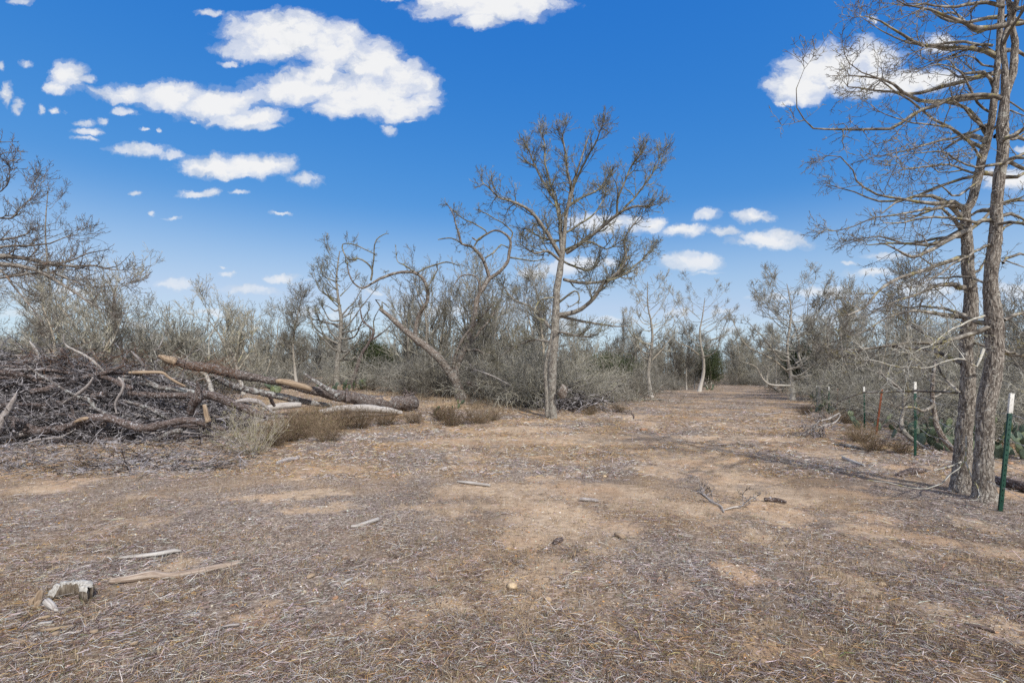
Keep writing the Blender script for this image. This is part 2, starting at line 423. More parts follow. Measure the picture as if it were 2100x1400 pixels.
PAL = np.array([(.39, .345, .34), (.56, .515, .49), (.74, .70, .67), (.40, .28, .16), (.52, .38, .20), (.10, .07, .055), (.17, .12, .10), (.24, .18, .16), (.46, .27, .10), (.14, .17, .07)])
def litter(name, label, N, py0, py1, Lr, Wr, Zr, prob, bare_keep=.25, power=1., curl=.5, stand=.0, flat=True, pal=PAL):
    u = nr.random(N); py = py0 + (py1 - py0) * u ** power
    px = -160 + 2420 * nr.random(N)
    x, y = ground_batch(px, py)
    x = x + nr.normal(0, .01, N) * y; y = y + nr.normal(0, .03, N) * y * .3
    bm = bare(x, y); cl = fbm(x * 3.5, y * 3.5, seed=88, o=3)
    keep = nr.random(N) < np.clip((1 - bm) ** 1.5 * np.clip((cl - .22) * 2.6, .1, 1) + bare_keep * bm * .4, 0, 1)
    x = x[keep]; y = y[keep]; n = len(x)
    # leave the bottom of the pile and stems alone: litter just lies on the ground
    L = Lr[0] + (Lr[1] - Lr[0]) * nr.random(n) ** 2.2; W = Wr[0] + (Wr[1] - Wr[0]) * nr.random(n) ** 2
    sc = np.clip(y / 6.0, 1, 2.2); W = W * sc; L = L * np.clip(y / 7, 1, 1.6)
    a = nr.random(n) * 2 * math.pi
    dx = np.cos(a); dy = np.sin(a)
    z0 = gtop(x, y) + nr.random(n) * Zr
    sl = nr.normal(0, .16, n) + (nr.random(n) < stand) * (.5 + nr.random(n))
    bend = nr.normal(0, curl, n)
    c1 = np.stack([x, y, z0], -1)
    d1 = np.stack([dx, dy, sl], -1)
    pr = np.stack([-dy, dx, 0 * dx], -1)
    p0 = c1 - d1 * (L * .5)[:, None] * .9; p2 = c1 + d1 * (L * .5)[:, None] + pr * (bend * L * .4)[:, None]
    p0[:, 2] = np.maximum(p0[:, 2], z0 - .004)
    p2[:, 2] = np.maximum(p2[:, 2], z0 - .004)
    c1 = c1 + np.array([0, 0, 1.])[None] * (.15 * L * np.abs(nr.normal(0, .5, n)))[:, None]
    roll = nr.random(n) * math.pi if flat else nr.normal(0, .3, n)
    w = pr * np.cos(roll)[:, None] + np.array([0, 0, 1.])[None] * np.sin(roll)[:, None]
    w = w * (W * .5)[:, None]
    V = np.stack([p0 - w * .6, p0 + w * .6, c1 - w, c1 + w, p2 - w * .45, p2 + w * .45], 1).reshape(-1, 3)
    k = np.arange(n)[:, None] * 6
    Q = np.concatenate([k + np.array([[0, 1, 3, 2]]), k + np.array([[2, 3, 5, 4]])])
    ton = litter_tone(x, y)
    p = np.array(prob, float)[None, :].repeat(n, 0)
    p[:, 3:5] *= (.3 + 3.2 * np.clip(ton - .35, 0, 1))[:, None] * 1.6; p[:, 0:3] *= (2.0 - 2.2 * np.clip(ton - .2, 0, .8))[:, None]
    p /= p.sum(1, keepdims=True); cdf = np.cumsum(p, 1)
    ci = (nr.random(n)[:, None] > cdf).sum(1).clip(0, len(pal) - 1)
    C = pal[ci] * (.75 + .5 * nr.random((n, 1))) * (1 + .06 * nr.normal(size=(n, 3)))
    C = np.clip(C, .02, .8)
    C = np.concatenate([C, np.ones((n, 1))], 1).repeat(6, 0)
    o = quads_obj(name, V, Q, M['litter'], smooth=False, attrs={'tint': ('FLOAT_COLOR', C)})
    return tag(o, label, 'litter', None, 'stuff')
litter('straw_litter', 'grey and tan dry grass straw scattered over the near ground', 400000, 950, 1480, (.02, .125), (.0013, .0037), .020,
       [2.6, 2.2, 1.0, 1.0, .6, 3.4, 3.4, 2.4, .4, .12], power=.8, stand=.05, curl=.7)
litter('far_straw_litter', 'short dry grass litter across the middle of the clearing', 260000, 790, 980, (.03, .12), (.003, .007), .02,
       [1.6, 2.2, 1.2, 2.6, 1.8, 1.0, 1.6, 1.4, .7, .1], power=1.25, stand=.10)
litter('leaf_litter', 'small dead leaf and bark bits on the soil', 120000, 960, 1480, (.008, .026), (.005, .014), .008,
       [1.6, 1.2, .9, 1.6, 1.2, 2., 2.2, 2., 1.4, .1], .6, power=.8, curl=.2)
print('litter', time.time() - T0)

def tufts(name, label, N, py0, py1, hr, blades, pal, prob, region=None, spread=.05, w=(.0015, .003), keepfn=None):
    u = nr.random(N); py = py0 + (py1 - py0) * u; px = -120 + 2340 * nr.random(N)
    if region is not None:
        px = region[0] + (region[1] - region[0]) * nr.random(N)
    x, y = ground_batch(px, py)
    if keepfn is not None:
        k = keepfn(x, y); x = x[k]; y = y[k]
    N = len(x)
    x = x.repeat(blades); y = y.repeat(blades); n = len(x)
    x = x + nr.normal(0, spread, n) * .5; y = y + nr.normal(0, spread, n) * .5
    H = (hr[0] + (hr[1] - hr[0]) * nr.random(n) ** 1.5); a = nr.random(n) * 2 * math.pi
    W = (w[0] + (w[1] - w[0]) * nr.random(n)) * np.clip(y / 5, 1, 3)
    lean = np.abs(nr.normal(0, .55, n)) * H
    z = gtop(x, y) - .005
    p0 = np.stack([x, y, z], -1)
    d = np.stack([np.cos(a), np.sin(a), 0 * a], -1)
    p1 = p0 + d * (lean * .35)[:, None]; p1[:, 2] += H * .6
    p2 = p0 + d * lean[:, None]; p2[:, 2] += H * (.75 + .3 * nr.random(n))
    b2 = nr.random(n) * math.pi
    w = np.stack([np.cos(b2), np.sin(b2), 0 * b2], -1) * (W * .5)[:, None]
    V = np.stack([p0 - w, p0 + w, p1 - w * .8, p1 + w * .8, p2 - w * .25, p2 + w * .25], 1).reshape(-1, 3)
    k = np.arange(n)[:, None] * 6
    Q = np.concatenate([k + np.array([[0, 1, 3, 2]]), k + np.array([[2, 3, 5, 4]])])
    pr = np.array(prob, float); cdf = np.cumsum(pr / pr.sum())
    C = np.array(pal)[(nr.random(n)[:, None] > cdf[None]).sum(1).clip(0, len(pal) - 1)] * (.75 + .5 * nr.random((n, 1)))
    C = np.concatenate([C, np.ones((n, 1))], 1).repeat(6, 0)
    o = quads_obj(name, V, Q, M['litter'], smooth=False, attrs={'tint': ('FLOAT_COLOR', C)})
    return tag(o, label, 'grass', None, 'stuff')
DRY = [(.42, .33, .22), (.30, .22, .14), (.50, .42, .31), (.20, .15, .11), (.14, .16, .07)]
tufts('dry_grass', 'short standing dry grass tufts dotted over the clearing', 5200, 830, 1460, (.015, .075), 14, DRY, [2, 2, 1.6, 1.5, .3],
      keepfn=lambda x, y: fbm(x * 1.7, y * 1.7, seed=55, o=3) > .5)
tufts('edge_grass', 'taller tan grass along the foot of the trees', 5200, 787, 850, (.06, .32), 12, DRY, [3, 2, 2, 1, .2], spread=.16,
      keepfn=lambda x, y: (y > 13) & (((x < 6 + (y - 24) * .7) & (fbm(x * .5, y * .5, seed=56, o=3) > .50)) | (x > 3.6 + .46 * y)))
tufts('green_sprouts', 'tiny green weed sprouts between the litter', 150, 1000, 1460, (.01, .035), 12, [(.09, .15, .04), (.17, .21, .07)], [1, 1])

# ------------------------------------------------------------------ branch growth
def vrand():
    return Vector((rnd.gauss(0, 1), rnd.gauss(0, 1), rnd.gauss(0, 1)))

def walk(P, d, L, r0, r1, n, wig, up, rnd=rnd):
    """wandering polyline from P: returns points, radii, directions"""
    pts = [P.copy()]; rs = [r0]; ds = [d.copy()]
    st = L / n
    for i in range(n):
        d = (d + vrand() * wig + Vector((0, 0, up))).normalized()
        P = P + d * st
        f = (i + 1) / n
        pts.append(P.copy()); rs.append(r0 + (r1 - r0) * f); ds.append(d.copy())
    return pts, rs, ds

def side_dir(d, ang):
    a = d.cross(vrand())
    if a.length < 1e-5: a = d.cross(Vector((1, 0, .3)))
    a.normalize()
    return (d * math.cos(ang) + a * math.sin(ang)).normalized()

# levels: list of dicts (len, n, wig, up, kids, ang, start)
def grow(out, P, d, L, r, lv, levels, rmin):
    q = levels[lv]
    n = q['n']
    pts, rs, ds = walk(P, d, L, r, max(r * q.get('tip', .35), rmin * .7), n, q['wig'], q['up'])
    out.append(([tuple(p) for p in pts], rs))
    if lv + 1 >= len(levels): return
    sprout(out, pts, rs, ds, L, lv, levels, rmin)

def sprout(out, pts, rs, ds, L, lv, levels, rmin, density=1., tipk=1.):
    q = levels[lv]; nx = levels[lv + 1]
    k = q['kids'] * density
    k = int(k) + (rnd.random() < k - int(k))
    for _ in range(k):
        f = q.get('start', .2) + (1 - q.get('start', .2)) * rnd.random()
        x = f * (len(pts) - 1); i = min(int(x), len(pts) - 2); fr = x - i
        p = pts[i].lerp(pts[i + 1], fr); rr = rs[i] + (rs[i + 1] - rs[i]) * fr
        dd = side_dir(ds[min(i + 1, len(ds) - 1)], math.radians(nx.get('ang', 50) * (.65 + .7 * rnd.random())))
        l = nx['len'] * (.55 + .75 * rnd.random()) * (1.15 - (.5 if tipk == 1 else .72) * f)
        grow(out, p, dd, l, max(rmin, min(rr * .72, nx.get('r', 1) * (.7 + .6 * rnd.random()))), lv + 1, levels, rmin)
    # a forked tip
    if q.get('fork', True):
        for _ in range(2):
            dd = side_dir(ds[-1], math.radians(12 + 25 * rnd.random()))
            grow(out, pts[-1], dd, nx['len'] * (.6 + .4 * rnd.random()) * tipk, max(rmin, rs[-1] * .9), lv + 1, levels, rmin)

def traced(pts, jit=0., step=.12, zj=True):
    """pts: (px, py, depth, width_px) -> numpy polyline and radii in metres"""
    P = [at(a, b_, d) for (a, b_, d, w) in pts]
    R = []
    for i, (a, b_, d, w) in enumerate(pts):
        p, q = pts[max(i - 1, 0)], pts[min(i + 1, len(pts) - 1)]
        vert = abs(q[1] - p[1]) / max(math.hypot(q[0] - p[0], q[1] - p[1]), 1e-6)
        R.append(w * .5 / F * d / (1 + (math.hypot(1, (a - CX) / F) - 1) * vert))
    PP, RR = catmull(P, R, step)
    if jit:
        s = rnd.randint(0, 999)
        k = np.arange(len(PP)) * step
        for c in range(3):
            PP[1:, c] += jit * (fbm(k * 3.5 + c * 31 + s, k * 0 + s, o=3, seed=4)[1:] - .5) * 2
    return PP, RR

def to_dirs(PP):
    ds = [Vector(PP[min(i + 1, len(PP) - 1)] - PP[max(i - 1, 0)]).normalized() for i in range(len(PP))]
    return [Vector(p) for p in PP], ds

def cap_ends(P, R, start=False, end=True):
    P = list(map(np.array, P)); R = list(R)
    if end:
        d = P[-1] - P[-2]; d = d / np.linalg.norm(d); P.append(P[-1] + d * .004); R.append(R[-1] * .02)
    if start:
        d = P[0] - P[1]; d = d / np.linalg.norm(d); P.insert(0, P[0] + d * .004); R.insert(0, R[0] * .02)
    return np.array(P), np.array(R)

# ---- crops of the photograph used to read positions off
def crop(x0, y0, s, d, pts, wk=1.):
    out = []
    n = len(pts)
    for k, p in enumerate(pts):
        dd = d if not isinstance(d, tuple) else d[0] + (d[1] - d[0]) * k / (n - 1)
        out.append((x0 + p[0] * s, y0 + p[1] * s, dd, p[2] * s * wk))
    return out

def hero(name, base, trunks, limbs, levels, rmin, label, group=None, trunk_mat='trunk', crown_mat='twig', cat='tree', rough=.12, rscale=.06, step=.08, sides=28, density=1., pale=(), trunk_kids=0.):
    root = empty(name, base, label, cat, group)
    bo = Vector(base)
    for k, tr in enumerate(trunks):
        PP, RR = traced(tr, 0.01, step)
        m = float(RR.max())
        o = tubes('trunk', [(PP, RR)], M[trunk_mat], root, rough=rough, rscale=rscale, origin=bo, sides=sides if m > .05 else 14)
    crown = []
    palec = []
    for k, lm in enumerate(limbs):
        pts, lv = lm[0], lm[1]
        dens = lm[2] if len(lm) > 2 else 1.
        PP, RR = traced(pts, .025 if lv <= 1 else .012, .14)
        RR = np.maximum(RR, rmin)
        out = palec if k in pale else crown
        P_, D_ = to_dirs(PP)
        L = float(np.linalg.norm(np.diff(PP, axis=0), axis=1).sum())
        if RR.max() > .045:
            tubes('limb', [(PP, RR)], M[trunk_mat], root, rough=rough * .8, rscale=rscale, origin=bo, sides=12)
        else: out.append(([tuple(p) for p in PP], list(RR)))
        q = dict(levels[lv]); 
        sprout(out, P_, list(RR), D_, L, lv, levels, rmin, density * dens * max(.4, L / 2.5), tipk=.42)
    if trunk_kids:
        for tr in trunks:
            PP, RR = traced(tr, 0.0, .2); P_, D_ = to_dirs(PP)
            P_ = P_[len(P_) // 4:]; D_ = D_[len(D_) // 4:]; r_ = list(RR[len(RR) // 4:])
            sprout(crown, P_, r_, D_, 1, 1, levels, rmin, trunk_kids)
    tubes('crown', crown, M[crown_mat], root, attr=False, origin=bo)
    if palec: tubes('lichened_branches', palec, M['twig_pale'], root, attr=False, origin=bo)
    return root

# ---- the big two-stemmed tree by the fence (6 m away)
def c7(d, pts): return crop(1600, 0, .457, d, pts)
def c6(d, pts): return crop(1560, 560, .3714, d, pts)
def c6a(d, pts): return crop(1850, 760, .2143, d, pts)
LV_NEAR = [dict(len=2, n=8, wig=.1, up=.02, kids=8, ang=50, start=.15),
           dict(len=1.05, n=7, wig=.14, up=.04, kids=7., ang=44, start=.12, r=.016),
           dict(len=.50, n=5, wig=.18, up=.03, kids=4.8, ang=46, start=.1, r=.008),
           dict(len=.20, n=4, wig=.32, up=.03, kids=3, ang=55, start=.15, r=.0035),
           dict(len=.06, n=2, wig=.3, up=.05, kids=0, ang=60, r=.0028)]
basR = ground_at(2005, 1015)
dA, dB = 6.15, 5.72
tA = [(1976, 1034, dA - .05, 84), (1976, 1008, dA - .02, 62), (1975, 985, dA, 48), (1975, 960, dA, 41), (1976, 894, dA, 37), (1982, 830, dA, 33), (1985, 781, dA, 31), (1982, 709, dA, 29), (1990, 634, dA, 32), (1989, 579, dA, 30), (1985, 548, dA, 27), (1981, 470, dA, 25), (1980, 434, dA, 23),
      (1993, 411, dA, 21), (2009, 343, dA, 19), (2020, 302, dA, 18), (2034, 247, dA - .1, 17), (2041, 183, dA - .1, 17), (2048, 114, dA - .1, 15), (2052, 46, dA - .1, 14), (2056, -30, dA - .1, 12), (2050, -120, dA - .1, 9), (2070, -220, dA, 5)]
tB = [(2021, 1050, dB - .05, 88), (2020, 1030, dB - .02, 66), (2019, 1008, dB, 50), (2018, 985, dB, 43), (2017, 953, dB, 41), (2020, 889, dB, 40), (2024, 824, dB, 40), (2034, 770, dB, 41), (2041, 709, dB, 40), (2038, 653, dB, 37), (2032, 579, dB, 34), (2037, 520, dB, 31), (2042, 457, dB, 29),
      (2045, 388, dB, 27), (2057, 320, dB, 25), (2055, 251, dB, 24), (2061, 197, dB, 21), (2060, 137, dB, 15), (2057, 91, dB, 14), (2070, 30, dB, 12), (2064, -50, dB, 11), (2075, -160, dB, 6)]
tC = [(2061, 200, dB, 17), (2075, 151, dB, 17), (2082, 91, dB, 16), (2074, 46, dB, 14), (2090, -20, dB - .1, 12), (2110, -120, dB - .2, 8)]
limR = [
 (c7((dB, dB - 1.1), [(985,440,18),(900,430,16),(800,437,14),(720,460,13),(640,497,13),(560,545,12),(500,580,11),(400,582,9),(290,578,8),(210,576,7),(155,570,6),(110,530,5),(75,480,4),(72,400,3.5),(110,312,2)]), 1, .8),
 (c7((dA, dA - .5), [(900,660,18),(830,620,15),(770,575,14),(700,535,12),(640,490,11),(590,450,10),(520,420,8),(440,350,6),(370,325,5),(310,290,4),(290,255,3)]), 1, .8),
 (c7((dA, dA - .4), [(815,935,22),(780,905,18),(700,912,14),(620,908,11),(540,890,9),(440,875,8),(380,842,7),(345,810,6),(325,765,5),(270,712,4),(220,702,3)]), 1, .8),
 (c7((dA, dA - .5), [(820,1040,20),(770,985,15),(720,935,11),(640,945,8),(520,960,6),(420,980,5),(330,1010,4),(230,1040,3)]), 1, .9),
 (c7((dA, dA - 1.), [(860,1150,20),(800,1160,17),(700,1190,15),(600,1222,14),(500,1262,12),(430,1315,11),(380,1375,9),(300,1410,6)]), 1, .9),
 (c7((dB, dB - .9), [(1000,30,18),(920,12,15),(830,27,12),(740,32,9),(640,20,7),(560,20,5),(500,-5,3)]), 1, .9),
 (c7((dA, dA - .8), [(950,205,12),(880,200,10),(800,218,8),(740,228,6),(690,214,5),(600,236,3)]), 1, .9),
 (c7((dA, dA + .5), [(940,330,12),(880,350,10),(800,345,7),(750,320,5),(700,300,3)]), 1, .9),
 (c7((dA, dA - .6), [(925,560,12),(820,610,9),(700,640,8),(560,680,5),(440,700,4)]), 1, .9),
 (c7((dA, dA - .9), [(880,780,12),(760,740,8),(640,745,6),(560,760,4)]), 1, .9),
 (c7((dA, dA + .9), [(820,1060,14),(700,1070,9),(560,1090,7),(440,1060,5),(310,1095,3)]), 1, .9),
 (c7((dB, dB + .8), [(1000,640,22),(1040,610,18),(1100,575,16),(1180,520,12),(1300,470,8)]), 1, .8),
 (c7((dB, dB + .4), [(1010,740,16),(1060,700,13),(1110,690,10),(1200,720,6)]), 1, .8),
 (c7((dB, dB - .6), [(960,1010,14),(1030,990,11),(1100,1000,8),(1200,960,4)]), 1, .8),
 (c7((dB, dB - .4), [(1000,200,20),(1040,130,17),(1095,50,14),(1150,-40,10)]), 1, .8),
 (c7((dB, dB + .6), [(1000,1180,12),(1060,1140,10),(1130,1150,7)]), 1, .8),
 (c6((dA, dA - 1.2), [(1120,80,26),(1040,62,20),(960,72,15),(860,110,11),(740,150,8),(620,210,6)]), 1, .9),
 (c6((dA, dA - .6), [(1120,235,26),(1000,228,20),(880,206,13),(800,215,10),(700,250,8),(600,300,6),(520,350,4)]), 1, 1.2),
 (c6((dB, dB - 1.0), [(1235,235,12),(1140,275,11),(1060,310,9),(990,350,8),(930,402,6),(860,430,4)]), 1, .8),
 (c6((dB, dB - 1.1), [(1230,420,20),(1200,520,10),(1130,470,8),(1040,480,7),(900,520,6),(760,510,5),(600,480,4)]), 1, .9),
 (c6((dA, dA + 1.2), [(1110,500,20),(1000,440,16),(860,420,12),(700,400,9),(560,420,6),(440,470,4)]), 1, 1.2),
 (c6((dA, dA + .8), [(1100,660,16),(1000,560,13),(960,420,11),(900,330,8),(820,280,6)]), 1, 1.1),
 (c6((dA + .1, dA + 1.9), [(1090,660,12),(960,655,10),(860,650,10),(760,652,9),(680,660,8),(570,660,8),(480,690,6),(400,720,4)]), 2, .5),
 (c6((dB, dB + .5), [(1340,260,22),(1400,235,18),(1480,215,14),(1560,180,8)]), 1, .9),
 (c6((dB, dB + 1.), [(1340,430,18),(1420,450,14),(1500,480,10)]), 1, .9),
 (c6((dA - .2, dA - .9), [(1130,1035,9),(1160,1110,9),(1200,1180,8),(1212,1225,6),(1190,1250,4),(1150,1252,3)]), 3, .8),
 (c6((dA - .2, dA - .7), [(1135,900,9),(1130,1035,9),(1050,1110,9),(1000,1160,8),(920,1185,8),(820,1180,7),(700,1155,5),(600,1142,4)]), 3, 1.6),
 (c6((dA, dA - .8), [(1120,1040,9),(1060,1060,8),(1000,1075,7),(960,1090,5)]), 3, 1.2),
]
# more side shoots at every height
limR = [([(p[0], p[1], p[2], p[3] * 1.3) for p in l[0]],) + tuple(l[1:]) for l in limR]
for k in range(48):
    f = rnd.random() ** .8; y0 = -60 + 800 * f
    tr, dd = (tA, dA) if rnd.random() < .55 else (tB, dB)
    xs = [p for p in tr]; j = min(range(len(xs)), key=lambda q: abs(xs[q][1] - y0)); x0 = xs[j][0]
    side = -1 if rnd.random() < .72 else 1
    L = (90 + 240 * rnd.random()) * (.7 if y0 < 100 else 1) * (1 if side < 0 else .6)
    rise = rnd.uniform(-.35, .12) if y0 < 420 else rnd.uniform(-.2, .35)
    dz = rnd.uniform(-1.6, 1.6)
    bow = rnd.uniform(-50, 50); wq = rnd.uniform(5.5, 13)
    limR.append(([(x0 + side * L * (q + .05 * math.sin(q * 7 + k)), y0 + rise * L * q + bow * math.sin(q * 2.2) + 12 * math.sin(q * (5 + k % 4) + k), dd + dz * q, wq * (1 - .8 * q)) for q in (0, .15, .3, .45, .6, .8, 1.)], 1 if L > 180 else 2, .9))
hero('mesquite_tree', basR, [tA, tB, tC], limR, LV_NEAR, .0026,
     'large bare two-stemmed tree with thick rough brown bark beside the nearest fence post', trunk_mat='trunk_near', crown_mat='twig_near',
     rough=.16, rscale=.022, step=.018, sides=96, density=1.0, pale=(18, 19, 25, 26, 27))
print('right tree', time.time() - T0)

# ---- centre tree
LV_MID = [dict(len=2.5, n=8, wig=.1, up=.05, kids=9, ang=45, start=.15),
          dict(len=1.05, n=7, wig=.15, up=.10, kids=11, ang=36, start=.1, r=.034),
          dict(len=.66, n=6, wig=.19, up=.09, kids=6., ang=40, start=.1, r=.019),
          dict(len=.38, n=5, wig=.22, up=.10, kids=2.6, ang=46, start=.1, r=.0105),
          dict(len=.12, n=2, wig=.3, up=.1, kids=0, ang=60, r=.0085)]
def c4(d, pts): return crop(950, 240, .4573, d, pts, 1.12)
bC = ground_at(1132, 858); dC = bC.y
tC1 = crop(950, 240, .4573, dC, [(402,1366,54),(400,1335,38),(398,1250,36),(400,1100,38),(410,1000,36),(415,880,34),(420,780,30),(432,700,27),(440,640,26),(450,580,22),(455,500,18),(462,430,16),(480,370,14),(492,320,13),(505,260,11),(525,200,9),(548,130,7),(575,55,3)])
limC = [
 (c4((dC, dC - 1), [(440,625,18),(400,560,16),(365,500,14),(330,452,13),(280,408,12),(210,377,9),(150,352,7),(95,300,4)]), 1),
 (c4((dC, dC + 1), [(442,600,16),(432,450,13),(420,385,12),(385,330,10),(345,262,9),(312,190,7),(285,125,4)]), 1),
 (c4((dC, dC - .8), [(458,440,12),(480,330,11),(470,250,9),(455,150,7),(445,80,4)]), 1),
 (c4((dC, dC + .4), [(430,450,11),(400,330,9),(370,220,8),(365,120,6),(350,70,3)]), 1),
 (c4((dC, dC - 1), [(492,320,10),(520,250,9),(560,180,8),(600,100,6),(620,50,3)]), 1),
 (c4((dC, dC - 1.4), [(462,610,16),(520,570,15),(590,520,14),(650,470,13),(700,430,11),(760,402,9),(830,402,7),(870,390,4)]), 1),
 (c4((dC - .9, dC - 1.6), [(690,435,10),(690,370,9),(720,300,8),(760,210,6),(790,170,3)]), 1),
 (c4((dC - .9, dC - .2), [(720,410,9),(780,350,8),(820,290,7),(850,250,5),(895,165,3)]), 1),
 (c4((dC, dC - 1.1), [(425,888,20),(500,872,17),(550,845,16),(590,810,15),(625,752,14),(640,735,13),(690,700,11),(730,640,10),(720,560,8),(750,500,7),(800,440,4)]), 1),
 (c4((dC - .8, dC + .3), [(640,735,11),(720,705,9),(790,650,7),(840,600,4)]), 1),
 (c4((dC, dC + .8), [(450,728,12),(540,742,12),(630,737,10),(700,700,7)]), 1),
 (c4((dC, dC + .8), [(430,892,12),(520,912,10),(600,926,8),(690,938,5),(740,935,3)]), 2, 1.3),
 (c4((dC, dC + 1), [(470,400,11),(530,362,9),(600,330,8),(650,270,5)]), 1),
 (c4((dC, dC - 1.), [(440,645,12),(380,602,9),(320,612,7),(270,575,4)]), 1),
 (c4((dC, dC + .5), [(455,520,10),(540,470,8),(600,420,6),(640,350,4)]), 1),
 (c4((dC, dC - .5), [(420,810,10),(370,812,7),(335,830,6),(318,880,4),(350,920,3)]), 2),
 (c4((dC, dC + 1.3), [(410,960,14),(350,900,10),(300,850,9),(230,820,7),(180,760,4)]), 1, .8),
 (c4((dC, dC - .9), [(418,840,10),(500,780,7),(520,820,6),(480,850,4)]), 2),
 (c4((dC, dC - 1.2), [(448,600,11),(560,560,8),(640,590,6),(700,560,4)]), 1),
 (c4((dC, dC + 1.4), [(452,560,10),(350,540,8),(280,500,5)]), 1),
 (c4((dC, dC - .8), [(405,960,12),(470,970,8),(540,985,6),(600,970,3)]), 1, 1.3),
 (c4((dC, dC + .9), [(402,1010,12),(330,1000,8),(250,1020,6),(150,1080,3)]), 1, 1.3),
 (c4((dC - .2, dC - .6), [(375,1340,15),(372,1220,15),(368,1120,14),(385,1040,11),(400,940,5)]), 2, .5),
 (c4((dC, dC + .6), [(440,640,10),(560,690,8),(600,640,5)]), 1),
]
hero('tall_tree', bC, [tC1], limC, LV_MID, .0055, 'tallest bare tree with a broad upward fanning crown, in the middle of the clearing edge', trunk_mat='trunk', crown_mat='twig', rough=.13, rscale=.07, step=.06, sides=36, density=1.2)

# ---- leaning V tree
LV_LEAN = [dict(len=2.5, n=8, wig=.15, up=.05, kids=3.2, ang=50, start=.25),
           dict(len=1.3, n=8, wig=.34, up=.04, kids=6., ang=55, start=.2, r=.028),
           dict(len=.6, n=6, wig=.42, up=.04, kids=3.6, ang=55, start=.15, r=.015),
           dict(len=.26, n=4, wig=.42, up=.05, kids=2, ang=60, start=.2, r=.010),
           dict(len=.1, n=2, wig=.4, up=.06, kids=0, r=.009)]
def c3(d, pts): return crop(680, 460, .3, d, [(p[0], p[1], p[2] + 2.5) for p in pts])
bL = ground_at(945, 818); dL = bL.y
trL = c3(dL, [(895,1205,95),(880,1170,72),(860,1110,62),(835,1045,60),(790,985,52),(725,905,50),(645,835,48),(575,785,45),(500,722,34),(420,652,30),(355,595,24),(325,575,14)])
trR = c3((dL, dL + .6), [(850,1080,50),(850,1000,42),(880,912,36),(910,850,32),(950,750,29),(975,640,27),(1000,500,25),(1040,430,25),(1080,372,25),(1140,330,22),(1200,262,20),(1215,190,18),(1222,112,15),(1180,62,12),(1120,42,11),(1050,72,11),(1000,110,9),(960,90,6)])
limL = [
 (c3((dL, dL - 1.2), [(575,790,27),(575,700,26),(600,612,25),(650,532,23),(655,452,22),(630,382,20),(570,332,18),(480,326,17),(400,346,16),(330,371,14),(270,405,13),(210,436,12),(150,402,9),(120,342,8),(105,270,5)]), 1, .5),
 (c3((dL - 1, dL - 1.4), [(268,385,13),(278,312,11),(240,262,9),(180,232,8),(120,242,7),(82,190,7),(75,137,6),(150,136,5),(220,166,5),(290,200,4)]), 2, .7),
 (c3((dL - 1.05, dL - 1.5), [(276,318,9),(290,230,8),(290,170,6),(310,100,5),(370,65,3)]), 2, .9),
 (c3((dL - .6, dL + .3), [(590,330,10),(640,300,9),(720,275,8),(790,258,7),(860,280,4)]), 2, .6),
 (c3((dL - .6, dL - 1), [(650,440,9),(690,370,8),(725,310,6),(720,270,4)]), 2, .5),
 (c3((dL - .6, dL), [(560,320,8),(500,280,6),(450,250,4),(440,160,2)]), 2, .8),
 (c3((dL, dL - .9), [(835,1000,24),(842,920,20),(872,830,18),(925,742,16),(985,680,12),(1040,612,8),(1110,540,5)]), 1, .7),
 (c3((dL, dL + .9), [(905,870,16),(960,800,14),(1020,720,12),(1090,640,9),(1130,570,5)]), 1, .9),
 (c3((dL + .4, dL - .6), [(1080,372,20),(1060,300,19),(1030,232,18),(990,182,17),(950,147,15),(890,132,13),(872,62,11),(850,10,8),(835,-60,6),(800,-130,4)]), 1, .8),
 (c3((dL + .5, dL + 1), [(1218,226,10),(1290,236,9),(1380,250,6),(1450,240,3)]), 2, 1.4),
 (c3((dL + .4, dL + .2), [(975,150,10),(1005,100,9),(1060,60,8),(1000,10,7),(900,-40,6),(840,-90,4)]), 1, .8),
 (c3((dL + .2, dL), [(978,600,16),(982,512,14),(1012,462,12),(1002,382,9),(960,345,7),(880,355,6),(835,420,4)]), 2, .5),
 (c3((dL, dL - .5), [(890,132,8),(820,95,6),(730,103,4)]), 3, 1.),
 (c3((dL + .5, dL), [(1215,110,10),(1240,60,8),(1180,0,6),(1080,-60,5),(1020,-90,3)]), 1, .7),
 (c3((dL, dL + .4), [(1050,230,9),(1110,190,7),(1160,140,6),(1200,160,4)]), 2, .8),
 (c3((dL, dL - .3), [(355,595,10),(320,540,7),(300,515,5),(330,520,3)]), 3, 1.5),
 (c3((dL, dL + .2), [(350,590,9),(345,530,7),(390,570,4)]), 3, 1.2),
 (c3((dL, dL + 1.), [(920,860,14),(1000,860,12),(1050,890,9),(1100,860,5)]), 2, .6),
]
hero('leaning_tree', bL, [trL, trR], limL, LV_LEAN, .0065, 'crooked tree leaning left with curling bare limbs forming a wide V', density=2.1, trunk_mat='lean', crown_mat='twig', rough=.15, rscale=.09, step=.07, sides=30)

